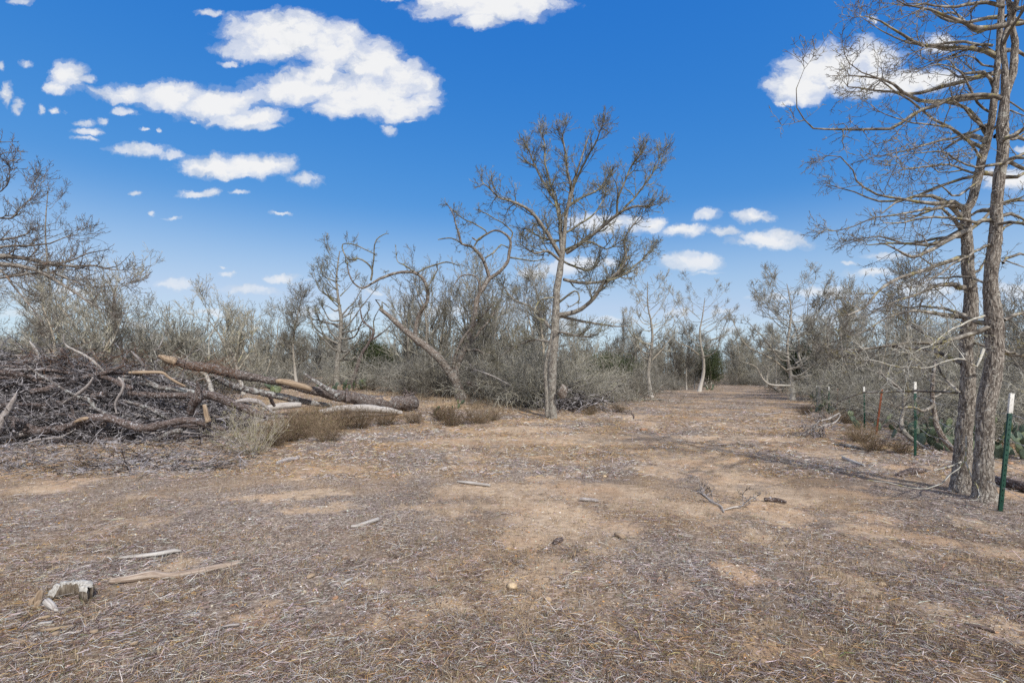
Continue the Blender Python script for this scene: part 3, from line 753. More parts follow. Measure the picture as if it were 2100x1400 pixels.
# ---- left edge tree (trunk out of frame), long limbs reaching in
def c8(d, pts): return crop(0, 280, .343, d, pts)
dE = 11.5
trE = [(-150, 905, dE, 60), (-140, 800, dE, 48), (-130, 680, dE, 42), (-150, 560, dE, 36), (-140, 440, dE, 30), (-120, 330, dE, 22), (-100, 200, dE, 14), (-80, 120, dE, 6)]
limE = [
 (c8((dE, dE + .8), [(-380,760,50),(-200,720,36),(0,712,30),(150,730,24),(300,762,20),(450,775,14),(560,770,11),(640,790,9),(730,798,4)]), 1),
 (c8((dE, dE - .6), [(-380,820,50),(-200,770,36),(0,765,28),(200,792,22),(350,870,18),(480,955,14),(600,1030,8),(690,1060,3)]), 1),
 (c8((dE, dE + .4), [(200,765,15),(300,765,13),(420,745,11),(520,700,8),(650,678,4)]), 2, 1.3),
 (c8((dE + .7, dE + .9), [(620,785,8),(700,775,6),(775,706,3)]), 3),
 (c8((dE - .4, dE - .9), [(-100,790,24),(0,800,18),(60,860,15),(130,950,13),(200,1040,11),(260,1112,7)]), 1),
 (c8((dE, dE + 1.5), [(-350,600,36),(-150,640,24),(0,620,16),(100,600,12),(170,580,9)]), 1, 1.1),
 (c8((dE, dE + 1.), [(-380,500,30),(-200,470,20),(-50,480,14),(60,490,10),(130,420,7),(210,330,5),(230,260,3)]), 1, 1.2),
 (c8((dE, dE - 1.), [(-380,420,24),(-200,400,16),(-60,360,10),(40,290,7),(60,180,3)]), 1, 1.2),
 (c8((dE, dE + .5), [(-380,650,30),(-200,680,20),(0,660,14),(150,650,11),(300,640,8),(420,590,6),(500,590,3)]), 1, 1.2),
 (c8((dE, dE - .5), [(-380,900,30),(-100,860,18),(50,840,14),(200,820,12),(330,820,10),(450,870,8),(540,900,6),(735,890,3)]), 1, 1.2),
 (c8((dE, dE - .5), [(-380,350,24),(-200,240,12),(-60,160,8),(20,100,6),(98,95,3)]), 2, 1.),
 (c8((dE, dE - .5), [(-300,100,14),(-100,40,8),(70,32,3)]), 2, 1.),
]
hero('mesquite_tree', ground_at(-150, 905), [trE], limE, LV_MID, .0048, 'dark limbed bare tree reaching into the picture over the brush pile from the left', trunk_mat='trunk_near', crown_mat='twig_left', rough=.15, rscale=.07, step=.06, sides=24, density=.62)
# slim straight tree behind it
bS = ground_at(98, 806); dS = min(bS.y, 22.); 
def straight(name, px, py, top, w, d=None, label='', lean=0, levels=None, spread=.3, start=.25, group=None, n=26, tm='trunk_far', cm='twig_crown', rmin=.008, dens=1.):
    b_ = ground_at(px, py)
    d = b_.y
    H = py - top
    tr = [(px + lean * f + 5 * math.sin(f * 9 + px), py - H * f + (2 if f == 0 else 0), d, w * (1 - .86 * f) * (1.35 if f == 0 else 1)) for f in (0, .05, .2, .35, .5, .65, .8, 1.)]
    lims = []
    for k in range(n):
        f = start + (1 - start) * (k + rnd.random()) / n
        s = rnd.choice((-1, 1)); L = H * spread * (1.15 - f * .8) * rnd.uniform(.6, 1.2)
        up = rnd.uniform(.3, 1.2); dz = rnd.uniform(-1, 1) * L / F * d
        x0 = px + lean * f; y0 = py - H * f
        lims.append(([(x0 + s * L * (q + .10 * math.sin(q * 5 + k)), y0 - up * L * q * (0.3 + q * .9) + .08 * L * math.sin(q * 7 + k * 2), d + dz * q, max(w * (1 - .86 * f) * .5 * (1 - .7 * q), .5)) for q in (0, .35, .7, 1.)], 1, dens * .75))
    return hero(name, b_, [tr], lims, levels or LV_FAR, rmin, label, group, trunk_mat=tm, crown_mat=cm, rough=.1, rscale=.1, step=.2, sides=12)
LV_FAR = [dict(len=2.5, n=7, wig=.12, up=.1, kids=6, ang=42, start=.25),
          dict(len=1.6, n=7, wig=.16, up=.13, kids=5, ang=40, start=.25, r=.04, tip=.5),
          dict(len=.85, n=6, wig=.18, up=.13, kids=4.6, ang=42, start=.2, r=.023, tip=.55),
          dict(len=.40, n=4, wig=.24, up=.12, kids=1.8, ang=48, start=.2, r=.015, tip=.6, fork=False),
          dict(len=.13, n=2, wig=.3, up=.12, kids=0, r=.013)]
straight('slim_tree', 98, 800, 385, 11, label='slim upright tree with reddish twigs behind the left end of the brush pile', n=26, spread=.16, start=.3, tm='trunk', cm='twig_left', rmin=.006)
straight('conical_tree', 695, 792, 515, 13, label='straight conical bare tree standing left of the leaning tree', n=34, spread=.24, start=.18, cm='twig', tm='trunk')
straight('slender_tree', 1335, 815, 578, 9, label='slender pale trunked tree at the clearing edge right of the tallest tree', n=26, spread=.26, start=.3, lean=-4)
straight('slender_tree', 1438, 803, 610, 8, label='vase shaped tree with white trunk base at the left side of the path', n=22, spread=.42, start=.36, lean=3)
straight('slender_tree', 1622, 820, 582, 10, label='spreading pale tree at the right side of the path before the fence', n=40, spread=.46, start=.12, lean=-6)
straight('slender_tree', 1681, 836, 640, 8, label='thin white trunked tree among the far fence posts', n=20, spread=.3, start=.3, lean=26)
# crooked tree left of the leaning one, dark
def c8b(d, pts): return crop(420, 540, .2, d, pts)
bK = ground_at(722, 776); bK.y = min(bK.y, 27); dK = bK.y
bK = Vector(((722 - CX) / F * dK, dK, gz((722 - CX) / F * dK, dK)))
pyK = HZ + (CAMH - bK.z) * F / dK
hero('crooked_tree', bK, [[(722, pyK + 3, dK, 13)] + c8b(dK, [(1540,1130,44),(1610,930,36),(1660,850,32),(1730,720,30),(1700,660,22),(1620,590,18),(1600,500,14),(1580,380,8)])],
     [(c8b((dK, dK + .6), [(1690,800,22),(1780,740,16),(1850,690,12),(1900,640,6)]), 2),
      (c8b((dK, dK - .5), [(1740,700,14),(1730,600,12),(1760,520,9),(1800,450,5)]), 2),
      (c8b((dK, dK - .5), [(1600,440,10),(1540,450,7),(1490,440,4)]), 3),
      (c8b((dK, dK - .5), [(1600,440,10),(1650,400,7),(1690,395,4)]), 3)], LV_FAR, .008,
     'snaking dark bare tree between the conical tree and the leaning tree', trunk_mat='dead', crown_mat='twig', step=.15, sides=12)
print('depths', dC, dL, dK, [round(ground_at(a,b).y,1) for a,b in ((695,792),(98,800),(1335,815),(1438,803),(1622,820))])
print('heroes', time.time() - T0)

# ------------------------------------------------------------------ forest prototypes
def proto_tree(kind):
    root = bpy.data.objects.new('bare_tree', None); col.objects.link(root)
    tr = []; cr = []
    if kind < 4:      # spreading, several stems
        stems = 1 + kind % 3
        for s in range(stems):
            a = rnd.uniform(0, 6.28); ln = .12 + .22 * (stems > 1)
            d = Vector((math.cos(a) * ln, math.sin(a) * ln, 1)).normalized()
            H = rnd.uniform(5.0, 6.4)
            pts, rs, ds = walk(Vector((.15 * math.cos(a) * (stems > 1), .15 * math.sin(a) * (stems > 1), -.1)), d, H, rnd.uniform(.11, .15) / (1 + .25 * (stems - 1)), .02, 14, .10, .03)
            tr.append(([tuple(p) for p in pts], rs))
            for k in range(15 if stems == 1 else 9):
                f = .2 + .8 * (k + rnd.random()) / (15 if stems == 1 else 9)
                i = min(int(f * 14), 13)
                dd = side_dir(ds[i], math.radians(rnd.uniform(35, 65))); dd.z = abs(dd.z) * .8 + .1; dd.normalize()
                grow(cr, pts[i], dd, rnd.uniform(1.5, 2.8) * (1.25 - .65 * f), rs[i] * .62, 1, LV_FOREST, .0085)
    elif kind < 6:    # upright, narrow
        d = Vector((rnd.uniform(-.06, .06), rnd.uniform(-.06, .06), 1))
        pts, rs, ds = walk(Vector((0, 0, -.1)), d, rnd.uniform(6.5, 7.5), .12, .012, 18, .05, .05)
        tr.append(([tuple(p) for p in pts], rs))
        for k in range(26):
            f = .18 + .82 * (k + rnd.random()) / 26; i = min(int(f * 18), 17)
            dd = side_dir(ds[i], math.radians(rnd.uniform(50, 80)))
            grow(cr, pts[i], dd, rnd.uniform(.9, 1.6) * (1.3 - .9 * f), rs[i] * .5, 1, LV_FOREST, .0085)
    else:             # crooked, forked low
        for s in range(2):
            a = rnd.uniform(0, 6.28)
            d = Vector((math.cos(a + s * 2.6) * .6, math.sin(a + s * 2.6) * .6, 1)).normalized()
            pts, rs, ds = walk(Vector((0, 0, -.1)), d, rnd.uniform(4.5, 6.), .13, .02, 14, .24, .06)
            tr.append(([tuple(p) for p in pts], rs))
            for k in range(11):
                f = .3 + .7 * (k + rnd.random()) / 11; i = min(int(f * 14), 13)
                dd = side_dir(ds[i], math.radians(rnd.uniform(35, 75)))
                grow(cr, pts[i], dd, rnd.uniform(1.2, 2.4) * (1.2 - .6 * f), rs[i] * .6, 1, LV_FOREST, .0085)
    tubes('trunk', tr, M['trunk_far'], root, sides=8, attr=True)
    tubes('crown', cr, M['twig_crown'], root, attr=False)
    return root
LV_FOREST = [None, dict(len=1.9, n=8, wig=.14, up=.13, kids=5.2, ang=40, start=.25, r=.055, tip=.5),
             dict(len=1.15, n=6, wig=.17, up=.13, kids=5.0, ang=40, start=.2, r=.030, tip=.55),
             dict(len=.50, n=4, wig=.22, up=.12, kids=1.6, ang=48, start=.2, r=.019, tip=.6, fork=False),
             dict(len=.15, n=2, wig=.3, up=.12, kids=0, r=.0155)]
LV_SHRUB = [None, dict(len=1.4, n=7, wig=.16, up=-.03, kids=5.5, ang=42, start=.1, r=.020),
            dict(len=.95, n=6, wig=.20, up=-.03, kids=4, ang=45, start=.1, r=.0135),
            dict(len=.55, n=5, wig=.24, up=-.02, kids=0, ang=50, start=.1, r=.0105)]
def proto_shrub(kind):
    cr = []; tr = []
    for s in range(13 + 3 * kind):
        a = rnd.uniform(0, 6.28); ln = rnd.uniform(.3, 1.5)
        d = Vector((math.cos(a) * ln, math.sin(a) * ln, 1)).normalized()
        pts, rs, ds = walk(Vector((.25 * math.cos(a), .25 * math.sin(a), -.05)), d, rnd.uniform(1.8, 3.0), rnd.uniform(.02, .035), .008, 10, .14, -.03)
        (tr).append(([tuple(p) for p in pts], rs))
        sprout(cr, pts, rs, ds, 1, 1, LV_SHRUB, .0065, 2.1)
    root = bpy.data.objects.new('bare_shrub', None); col.objects.link(root)
    tubes('stem', tr, M['twig_far'], root, attr=False)
    tubes('twigs', cr, M['twig_far'], root, attr=False)
    return root
def copy_tree(o, parent=None):
    c = o.copy(); col.objects.link(c)
    if parent is not None: c.parent = parent
    for ch in list(o.children):
        copy_tree(ch, c)
    return c
protos = [proto_tree(k) for k in range(8)]; shr = [proto_shrub(k) for k in range(3)]
print('protos', time.time() - T0)
used = set()
KIND = ['spreading', 'two-stemmed', 'three-stemmed', 'broad crowned', 'upright narrow', 'slim upright', 'crooked low-forked', 'bent low-forked']
EDGE = [(17, 1.0), (24, 4.6), (29, 8.2), (36, 13.0), (45, 18.2), (65, 29.5), (90, 42)]
def edge_x(y):
    return np.interp(y, [e[0] for e in EDGE], [e[1] for e in EDGE])
def inforest(x, y):
    if y > 7.5 and x > 4.6 + .46 * y + (1.2 if y < 14 else 0): return 'right'
    if y > 62 and x > edge_x(y) - .3: return 'right'
    if x < edge_x(y) - .3:
        front = 27 if -14 < x < -3.2 else (23.5 if x >= -3.2 else 19)
        if x > 1: front = 19
        if y > front: return 'left'
    return None
def region_label(x, y, side):
    px = CX + x / y * F
    if side == 'right':
        if px > 1900: return 'behind the large two-stemmed tree'
        return 'in the wood behind the wire fence' if y < 32 else 'along the far right side of the path'
    if px < 420: return 'in the thicket behind the brush pile'
    if px < 800: return 'in the wood behind the long fallen log'
    if px < 1250: return 'in the thicket behind the leaning and tallest trees'
    return 'along the left side of the path'
placed = []
def place(proto_list, n, spacing, smin, smax, kindname, ymax, rng, names, key):
    cnt = 0; tries = 0
    while cnt < n and tries < 90000:
        tries += 1
        y = 8 + (ymax - 8) * rng.random() ** .8; x = rng.uniform(-1.2, 1.2) * y
        s = inforest(x, y)
        if not s: continue
        sp = spacing * (1 + y / 60)
        if any((x - a)**2 + (y - b)**2 < sp * sp for a, b, k in placed if k == key): continue
        placed.append((x, y, key))
        k = rng.randrange(len(proto_list))
        if key == 'tree' and s == 'right' and y < 12 and x / y < .9: continue
        if key == 'shrub' and s == 'right' and x < 6.8 + .46 * y: continue
        if key == 'shrub' and s == 'left' and x > edge_x(y) - 2.2: continue
        p = proto_list[k]
        if (key, k) not in used: o = p; used.add((key, k))
        else: o = copy_tree(p)
        o.location = (x, y, gz(x, y)); o.rotation_euler = (0, 0, rng.uniform(0, 6.28))
        sc = rng.uniform(smin, smax)
        if key == 'tree': sc *= (.70 if x / y < -.3 else .78 if x / y < .1 else .66) if s == 'left' else .52 + .4 * min(1, max(0, (y - 10) / 16))
        o.scale = (sc * rng.uniform(.9, 1.1), sc * rng.uniform(.9, 1.1), sc)
        where = region_label(x, y, s)
        tag(o, f'{names[k]} {kindname} {where}', key, f'{kindname}s {where}')
        cnt += 1
    print(key, cnt)
r2 = random.Random(5)
place(protos, 150, 3.3, .72, 1.15, 'bare tree', 75, r2, KIND, 'tree')
place(shr, 170, 2.0, .5, .95, 'grey twiggy shrub', 55, r2, ['low', 'rounded', 'dense'], 'shrub')
# a bushy tall clump right behind the leaning tree, and a few set out by eye
def put(p, px, d, sc, rz, label, group, key):
    o = copy_tree(p); x = (px - CX) / F * d
    o.location = (x, d, gz(x, d)); o.rotation_euler = (0, 0, rz); o.scale = (sc, sc, sc)
    return tag(o, label, key, group)
for k, (px, d, sc) in enumerate([(905, 26.5, 1.05), (960, 27.5, 1.1), (1010, 26.8, .95), (860, 27, .85), (1075, 24.5, .7)]):
    put(protos[(k * 3 + 1) % 4], px, d, sc, k * 1.3, 'dense grey tree crowding just behind the leaning tree', 'dense trees right behind the leaning tree', 'tree')
for k, (px, d, sc) in enumerate([(1030, dL - 1.2, .8), (1070, dL - 2., .85), (1090, dL - 2.6, .8), (1045, dL + .6, 1.1), (985, dL + 1.3, .9), (1170, 18.6, .75), (860, dL + 2.4, .9), (820, dL + 3., 1.), (905, dL + 1.8, .8), (1200, 20.5, .9), (1250, 23, .9), (1300, 26, .9), (1115, dL - 1.8, .9), (1060, dL + 1., 1.)]):
    put(shr[k % 3], px, d, sc, k * 1.7, 'grey thorny shrub at the foot of the leaning and tallest trees', 'shrubs at the foot of the leaning and tallest trees', 'shrub')
for k, (px, d, sc) in enumerate([(430, 20.5, .88), (500, 23, .86), (240, 19.5, .84), (330, 22, .8), (610, 25, .75), (150, 17.5, .74)]):
    put(protos[(6, 3, 2, 7, 4, 1)[k]], px, d, sc, k * 2.3 + .4, ['low-forked dark tree above the middle of the brush pile', 'broad tree beside the low-forked tree over the pile', 'three-stemmed tree above the brush pile against the clouds', 'bent tree behind the broken tip of the long log', 'narrow tree behind the middle of the long fallen log', 'two-stemmed tree right of the slim reddish tree'][k], 'trees just behind the brush pile', 'tree')
for k, (px, d, sc) in enumerate([(1810, 14.6, .62), (1765, 19.5, .7), (1865, 12.9, .55), (1930, 12., .6), (1725, 25, .75), (1695, 28, .8), (2090, 10.2, .7), (1790, 19.5, .9), (1850, 16.5, .85), (1910, 15.8, .85), (1720, 26, .9), (1650, 33, .9), (2080, 12.5, .8), (1980, 14, .8), (1605, 38, .9)]):
    put(shr[(k + 1) % 3], px, d, sc, k * 1.1, 'tangled grey shrub growing along the wire fence', 'shrubs along the wire fence', 'shrub')

# far-off wood, one mass
def far_wood():
    br = []
    for k in range(1250):
        y = 66 + 150 * rnd.random() ** 1.5; x = rnd.uniform(-1.3, 1.3) * y
        z = gz(x, y); H = rnd.uniform(4.5, 7.5)
        P = Vector((x, y, z))
        pts, rs, ds = walk(P, Vector((0, 0, 1)), H, .12, .03, 5, .1, .05); br.append(([tuple(p) for p in pts], rs))
        for q in range(24):
            f = rnd.uniform(.05, 1); p = pts[0].lerp(pts[-1], f)
            dd = side_dir(Vector((0, 0, 1)), math.radians(rnd.uniform(20, 95)))
            a, b_, c_ = walk(p, dd, rnd.uniform(.8, 2.2) * (1.2 - .5 * f), .035, .015, 4, .3, .08); br.append(([tuple(v) for v in a], b_))
            for w in range(5):
                e = rnd.randrange(1, 4)
                a2, b2, c2 = walk(a[e], side_dir(c_[e], .8), rnd.uniform(.4, 1.), .022, .014, 2, .3, .08); br.append(([tuple(v) for v in a2], b2))
    o = tubes('far_wood', br, M['twig_far'], attr=False, sides=3)
    tag(o, 'far-off grey bare wood beyond the end of the path', 'wood', None, 'stuff')
far_wood()
# evergreen shrubs
def evergreen(px, d, w, h, label):
    x = (px - CX) / F * d; z = gz(x, d)
    root = empty('evergreen_shrub', (x, d, z), label, 'shrub', 'dark evergreen shrubs')
    tubes('stem', [walk(Vector((0, 0, -.05)), Vector((rnd.uniform(-.4, .4), rnd.uniform(-.4, .4), 1)).normalized(), h * .8, .04, .01, 7, .12, 0)[:2] for _ in range(5)], M['twig'], root, attr=False)
    n = 9000
    cen = nr.normal(0, 1, (26, 3)); cen /= np.linalg.norm(cen, axis=1, keepdims=True); cen *= nr.random((26, 1)) ** .4 * .75
    ci = nr.integers(0, 26, n); P = cen[ci] + nr.normal(0, .17, (n, 3))
    P = P * np.array([w / 2, w / 2, h / 2]) + np.array([0, 0, h * .55]); P[:, 2] = np.maximum(P[:, 2], .05)
    a = nr.normal(0, 1, (n, 3)); a /= np.linalg.norm(a, axis=1, keepdims=True); b_ = np.cross(a, nr.normal(0, 1, (n, 3))); b_ /= np.linalg.norm(b_, axis=1, keepdims=True)
    V = np.stack([P - a * .06, P + b_ * .02, P + a * .06, P - b_ * .02], 1).reshape(-1, 3)
    quads_obj('foliage', V, np.arange(4 * n).reshape(-1, 4), M['evergreen'], root, smooth=False)
evergreen(1245, 27, 4.2, 2.6, 'dark green shrub in the shade right of the tallest tree')
evergreen(765, 30, 3.4, 2.8, 'dull green shrub between the crooked tree and the leaning tree')
evergreen(1455, 44, 3.0, 4.2, 'small dark evergreen behind the vase shaped tree by the path')
evergreen(1640, 31, 2.2, 3.4, 'greenish vine covered shrub behind the spreading pale tree')
evergreen(430, 26, 2.0, 1.4, 'small green shrub peeping over the top of the long log')
for k, (px, d, sc) in enumerate([(1500, 60, .8), (1515, 63, .9), (1530, 66, .9), (1546, 65, .8), (1560, 62, .9), (1575, 60, .8), (1590, 58, .9), (1538, 70, 1.), (1522, 70, 1.), (1555, 70, 1.)]):
    put(shr[k % 3], px, d, sc * 1.1, k * 1.7, 'small grey shrub closing off the far end of the path', 'shrubs closing off the far end of the path', 'shrub')
    put(protos[(k * 3) % 8], px + 9, d + 4, sc * .72, k * 2.1, 'grey bare tree closing off the far end of the path', 'trees closing off the far end of the path', 'tree')
for k, (px, py, h) in enumerate([(1382,799,.62),(1394,798,.7),(1408,799,.8),(1424,797,.66),(1446,793,.8),(1509,788,.75),(1537,789,.8),(1572,794,.85),(1302,812,.6),(1278,808,.7),(1590,800,.8)]):
    p_ = ground_at(px, py); o = copy_tree(protos[4 + k % 2]); o.location = p_; o.rotation_euler = (0, 0, k * 1.9); o.scale = (h * .9, h * .9, h)
    tag(o, 'slim pale tree at the path edge, ' + ['left end of the row', 'second from the left', 'close left of the vase shaped tree', 'touching the vase shaped tree on the left', 'just right of the vase shaped tree', 'at the far left end of the path', 'standing white at the end of the path', 'far down the right side of the path', 'right of the slash heap', 'behind the slash heap', 'on the right before the path ends'][k], 'tree', 'slim trees lining the path')
print('forest', time.time() - T0)

# ------------------------------------------------------------------ brush pile
def c1(d, pts): return crop(0, 640, .238, d, pts)
def c2(d, pts): return crop(300, 640, .2857, d, pts)
def log(name, tr, mat, label, cat='log', group=None, rough=.2, rscale=.06, kids=(), tips=0, start=True, end=True, jag=False, parts=(), sides=22, step=.04, jit=.012):
    PP, RR = traced(tr, jit, step)
    if jag:
        k = min(10, len(RR) // 4)
    P2, R2 = cap_ends(PP, RR, start, end)
    b_ = Vector(PP.mean(0)); b_.z = gz(b_.x, b_.y)
    root = empty(name, b_, label, cat, group)
    tubes('trunk' if cat == 'log' else 'stem', [(P2, R2)], M[mat], root, rough=rough, rscale=rscale, origin=b_, sides=sides)
    for (pn, ptr, pm) in parts:
        if pn == 'bare_wood': ptr = [(a_, b__ - w_ * .17, d_, w_ * .84) for (a_, b__, d_, w_) in ptr]
        A_, B_ = traced(ptr, .006, step); A_, B_ = cap_ends(A_, B_, True, True)
        tubes(pn, [(A_, B_)], M[pm], root, rough=max(rough, .3), rscale=rscale, origin=b_, sides=14)
    if tips:
        out = []; P_, D_ = to_dirs(PP)
        sprout(out, P_, list(RR), D_, 1, 2, LV_SMALL if cat in ('stick', 'twig') else LV_PILE, .004, tips)
        tubes('twigs', out, M['brush'], root, attr=False, origin=b_)
    return root
LV_SMALL = [None, None, dict(len=.3, n=6, wig=.2, up=0, kids=4, ang=50, start=.15, r=.006), dict(len=.18, n=5, wig=.25, up=0, kids=1.5, ang=55, start=.15, r=.004), dict(len=.09, n=3, wig=.3, up=0, kids=0, r=.003)]
LV_PILE = [None, dict(len=1.4, n=9, wig=.22, up=-.02, kids=5, ang=50, start=.15, r=.03),
           dict(len=.9, n=8, wig=.25, up=.0, kids=4.5, ang=52, start=.15, r=.012),
           dict(len=.5, n=7, wig=.28, up=-.02, kids=2.2, ang=55, start=.15, r=.0065),
           dict(len=.22, n=4, wig=.3, up=-.02, kids=0, r=.005)]
# the long log with its root end on the right
log('fallen_log', c2((13.2, 16.9), [(85,318,18),(130,330,40),(200,350,58),(300,380,62),(500,410,70),(700,458,62),(900,492,52),(1000,512,48),(1190,560,58),(1300,582,74),(1400,600,88),(1500,622,90),(1620,640,84),(1750,650,88),(1880,648,112),(1918,650,96)]),
    'dead_mid', 'longest fallen log, lying from the brush pile down to its torn root end', parts=[
     ('branch', c2(14.9, [(1380,600,44),(1320,562,38),(1265,530,30),(1220,500,26),(1170,465,20),(1132,436,9)]), 'dead_lichen'),
     ('stub', c2(15.5, [(1450,640,40),(1442,600,26),(1440,570,20),(1441,543,18)]), 'dead'),
     ('bare_wood', c2((14.35, 14.85), [(930,500,30),(980,505,50),(1060,526,52),(1130,545,54),(1185,561,40)]), 'wood'),
     ('bare_wood', c2((16.1, 16.6), [(1640,632,36),(1700,640,60),(1790,662,54),(1850,680,30)]), 'wood'),
     ('broken_tip', c2((13.2, 13.4), [(85,312,14),(120,326,44),(170,345,62),(215,362,56)]), 'wood')], sides=26, rough=.26)
# torn roots at its end
def roots(px, py, d, r, n, label=None, parent=None):
    br = []
    c = at(px, py, d)
    for k in range(n):
        a = rnd.uniform(0, 6.28); p = c + Vector((-.1, rnd.uniform(-.1, .1), 0)) + Vector((0, math.cos(a), math.sin(a))) * r * rnd.uniform(.2, .9)
        dd = Vector((rnd.uniform(.4, 1), math.cos(a) * .4, math.sin(a) * .8)).normalized()
        x = walk(p, dd, rnd.uniform(.2, .5), rnd.uniform(.02, .06), .008, 6, .35, 0); br.append(([tuple(q) for q in x[0]], x[1]))
    return br
longlog = [o for o in bpy.data.objects if o.name.startswith('fallen_log')][0]
tubes('torn_roots', roots(838, 826, 16.8, .40, 70), M['dead'], longlog, origin=longlog.location, rough=.2)
log('fallen_log', c2((13.8, 15.6), [(480,455,34),(560,500,44),(640,532,46),(800,572,46),(950,602,46),(1080,632,46),(1200,655,40),(1330,668,30)]), 'dead_lichen',
    'lichen grey log with a bare tan strip, just below the longest log', parts=[('bare_wood', c2((14.5, 15.1), [(750,572,22),(850,592,40),(1000,622,40),(1080,640,24)]), 'wood')])
log('bleached_log', c2((14.2, 14.6), [(835,700,26),(880,688,44),(960,676,46),(1040,668,48),(1112,664,34)]), 'wood_grey', 'short bleached white log between the pile and the dead weeds', rough=.1)
log('bleached_log', c2((14.3, 15.6), [(1240,715,26),(1330,700,40),(1450,690,50),(1600,692,56),(1720,706,48),(1838,722,24)]), 'wood_grey', 'long bleached white log in front of the root end of the longest log', rough=.1)
log('fallen_log', c2((11.6, 12.4), [(400,578,50),(480,600,58),(550,628,60),(640,662,58),(740,705,52),(860,752,34)]), 'dead', 'reddish brown log sloping down to the pale shrub at the pile end')
log('fallen_log', c1((10.3, 10.6), [(205,1020,40),(300,1022,62),(400,1015,66),(520,1000,62),(600,975,60),(700,940,66),(800,915,70),(900,910,72),(1000,930,70),(1080,960,66),(1200,992,70),(1300,992,74),(1450,955,70),(1600,930,64),(1750,955,56),(1850,990,46),(1945,1012,30)]),
    'dead', 'dark wavy log lying along the front foot of the brush pile', parts=[
     ('branch', c1(10.4, [(1800,945,60),(1785,900,44),(1772,840,38),(1760,795,30)]), 'wood'),
     ('bare_wood', c1((10.25, 10.35), [(640,952,16),(700,932,46),(775,915,24)]), 'wood')])
log('dead_branch', c1((11.8, 12.4), [(-120,630,50),(0,608,46),(150,592,46),(300,574,46),(450,562,52),(600,580,48),(760,600,40),(880,590,26)]), 'dead', 'thick dark branch lying level across the left of the pile', 'branch')
log('dead_branch', c1((10.6, 11.), [(230,455,14),(330,530,20),(450,602,24),(560,672,28),(640,712,30),(760,752,36),(820,820,44),(860,880,40)]), 'dead_lichen', 'grey branch sloping down across the middle of the pile', 'branch', tips=2.)
log('broken_stump', c1(9.9, [(-60,1080,110),(0,960,90),(40,890,66),(85,810,60),(125,745,44),(146,692,6)]), 'stick_grey', 'pale splintered log end poking up at the left edge of the pile', 'log', rough=.3)
log('dead_branch', c1((11.8, 12.3), [(548,188,8),(560,275,16),(640,330,22),(760,392,26),(850,465,28),(900,520,26)]), 'wood_grey', 'bleached whitish branch with upturned tip on top of the pile', 'branch', tips=1.5, sides=12)
log('dead_branch', c1((12.2, 12.4), [(255,245,12),(300,312,30),(340,392,26),(380,470,20)]), 'wood_grey', 'short grey branch sticking up at the top left of the pile', 'branch', tips=1., sides=12)
log('dead_branch', c1((12, 12.2), [(525,305,36),(560,372,46),(600,440,44),(650,520,40)]), 'dead', 'blunt black stub standing at the top of the pile', 'branch', sides=14)
log('dead_branch', c1((11.6, 11.9), [(1110,520,20),(1180,520,28),(1300,516,28),(1400,522,26),(1450,560,24),(1540,612,22),(1600,640,14)]), 'wood', 'tan barkless branch on top of the pile near the long log', 'branch', sides=12)
log('dead_branch', c1((12., 12.3), [(1130,335,10),(1170,380,28),(1210,420,26),(1240,470,22)]), 'stick_grey', 'short pointed grey stub right of the pile top', 'branch', sides=12)
log('dead_branch', c1((11.9, 12.2), [(400,495,24),(560,515,34),(700,545,40),(860,535,40),(1000,488,30),(1080,460,16)]), 'dead', 'dark branch bowing across the top of the pile', 'branch', tips=1.5)
log('dead_branch', c1((11.8, 12.2), [(1230,545,30),(1350,640,44),(1480,655,46),(1660,690,40),(1720,720,20)]), 'dead_lichen', 'lichen spotted branch under the long log tip', 'branch', tips=1.)
log('fallen_log', c1((11.7, 12.3), [(1100,700,40),(1300,716,52),(1500,716,52),(1750,722,50),(1900,750,40)]), 'dead', 'dark straight log lying inside the right half of the pile')
log('dead_branch', c1((10.9, 11.3), [(1080,770,20),(1200,800,30),(1300,832,34),(1420,902,32),(1490,940,16)]), 'dead_lichen', 'lichen white branch slanting into the front log', 'branch', tips=1.)
log('dead_branch', c1((11.2, 10.9), [(1640,870,70),(1660,800,70),(1700,740,90),(1710,640,40),(1700,600,20)]), 'dead', 'black upright stub at the right end of the pile', 'branch')
log('dead_branch', c1((10.8, 10.9), [(1020,560,18),(1060,620,26),(1050,680,28),(1010,740,24),(990,800,20),(1010,880,14)]), 'stick_grey', 'curved grey branch hanging down the middle of the pile face', 'branch', tips=1.5, sides=12)
log('dead_branch', c1((10.7, 10.9), [(800,560,16),(760,630,30),(690,690,34),(600,750,30),(520,800,20)]), 'stick_grey', 'smooth grey branch crossing downward left of the pile centre', 'branch', tips=1.5, sides=12)
log('dead_branch', c1((10.2, 10.4), [(520,1030,40),(560,985,36),(640,950,30)]), 'dead', 'short dark branch forked against the front log', 'branch')
log('dead_branch', c1((9.9, 10.3), [(200,1135,10),(300,1100,16),(420,1085,20),(520,1075,20),(600,1040,16),(650,1005,10)]), 'stick_grey', 'thin grey branch lying in front of the dark wavy log', 'branch', tips=3, sides=10)
log('dead_branch', c1((10.0, 10.3), [(530,1080,18),(560,1120,22),(600,1180,16)]), 'stick_grey', 'small forked twig at the foot of the pile', 'branch', tips=2, sides=10)
log('dead_branch', c2((11.5, 12.), [(640,640,20),(720,632,34),(800,640,34),(860,680,26),(920,730,14)]), 'stick_grey', 'grey weathered branch above the pale shrub', 'branch', sides=12)
log('dead_branch', c2((13, 13.3), [(880,590,26),(895,630,26),(920,670,20)]), 'dead', 'small dark knot of wood leaning on the lichen log', 'branch', sides=12)

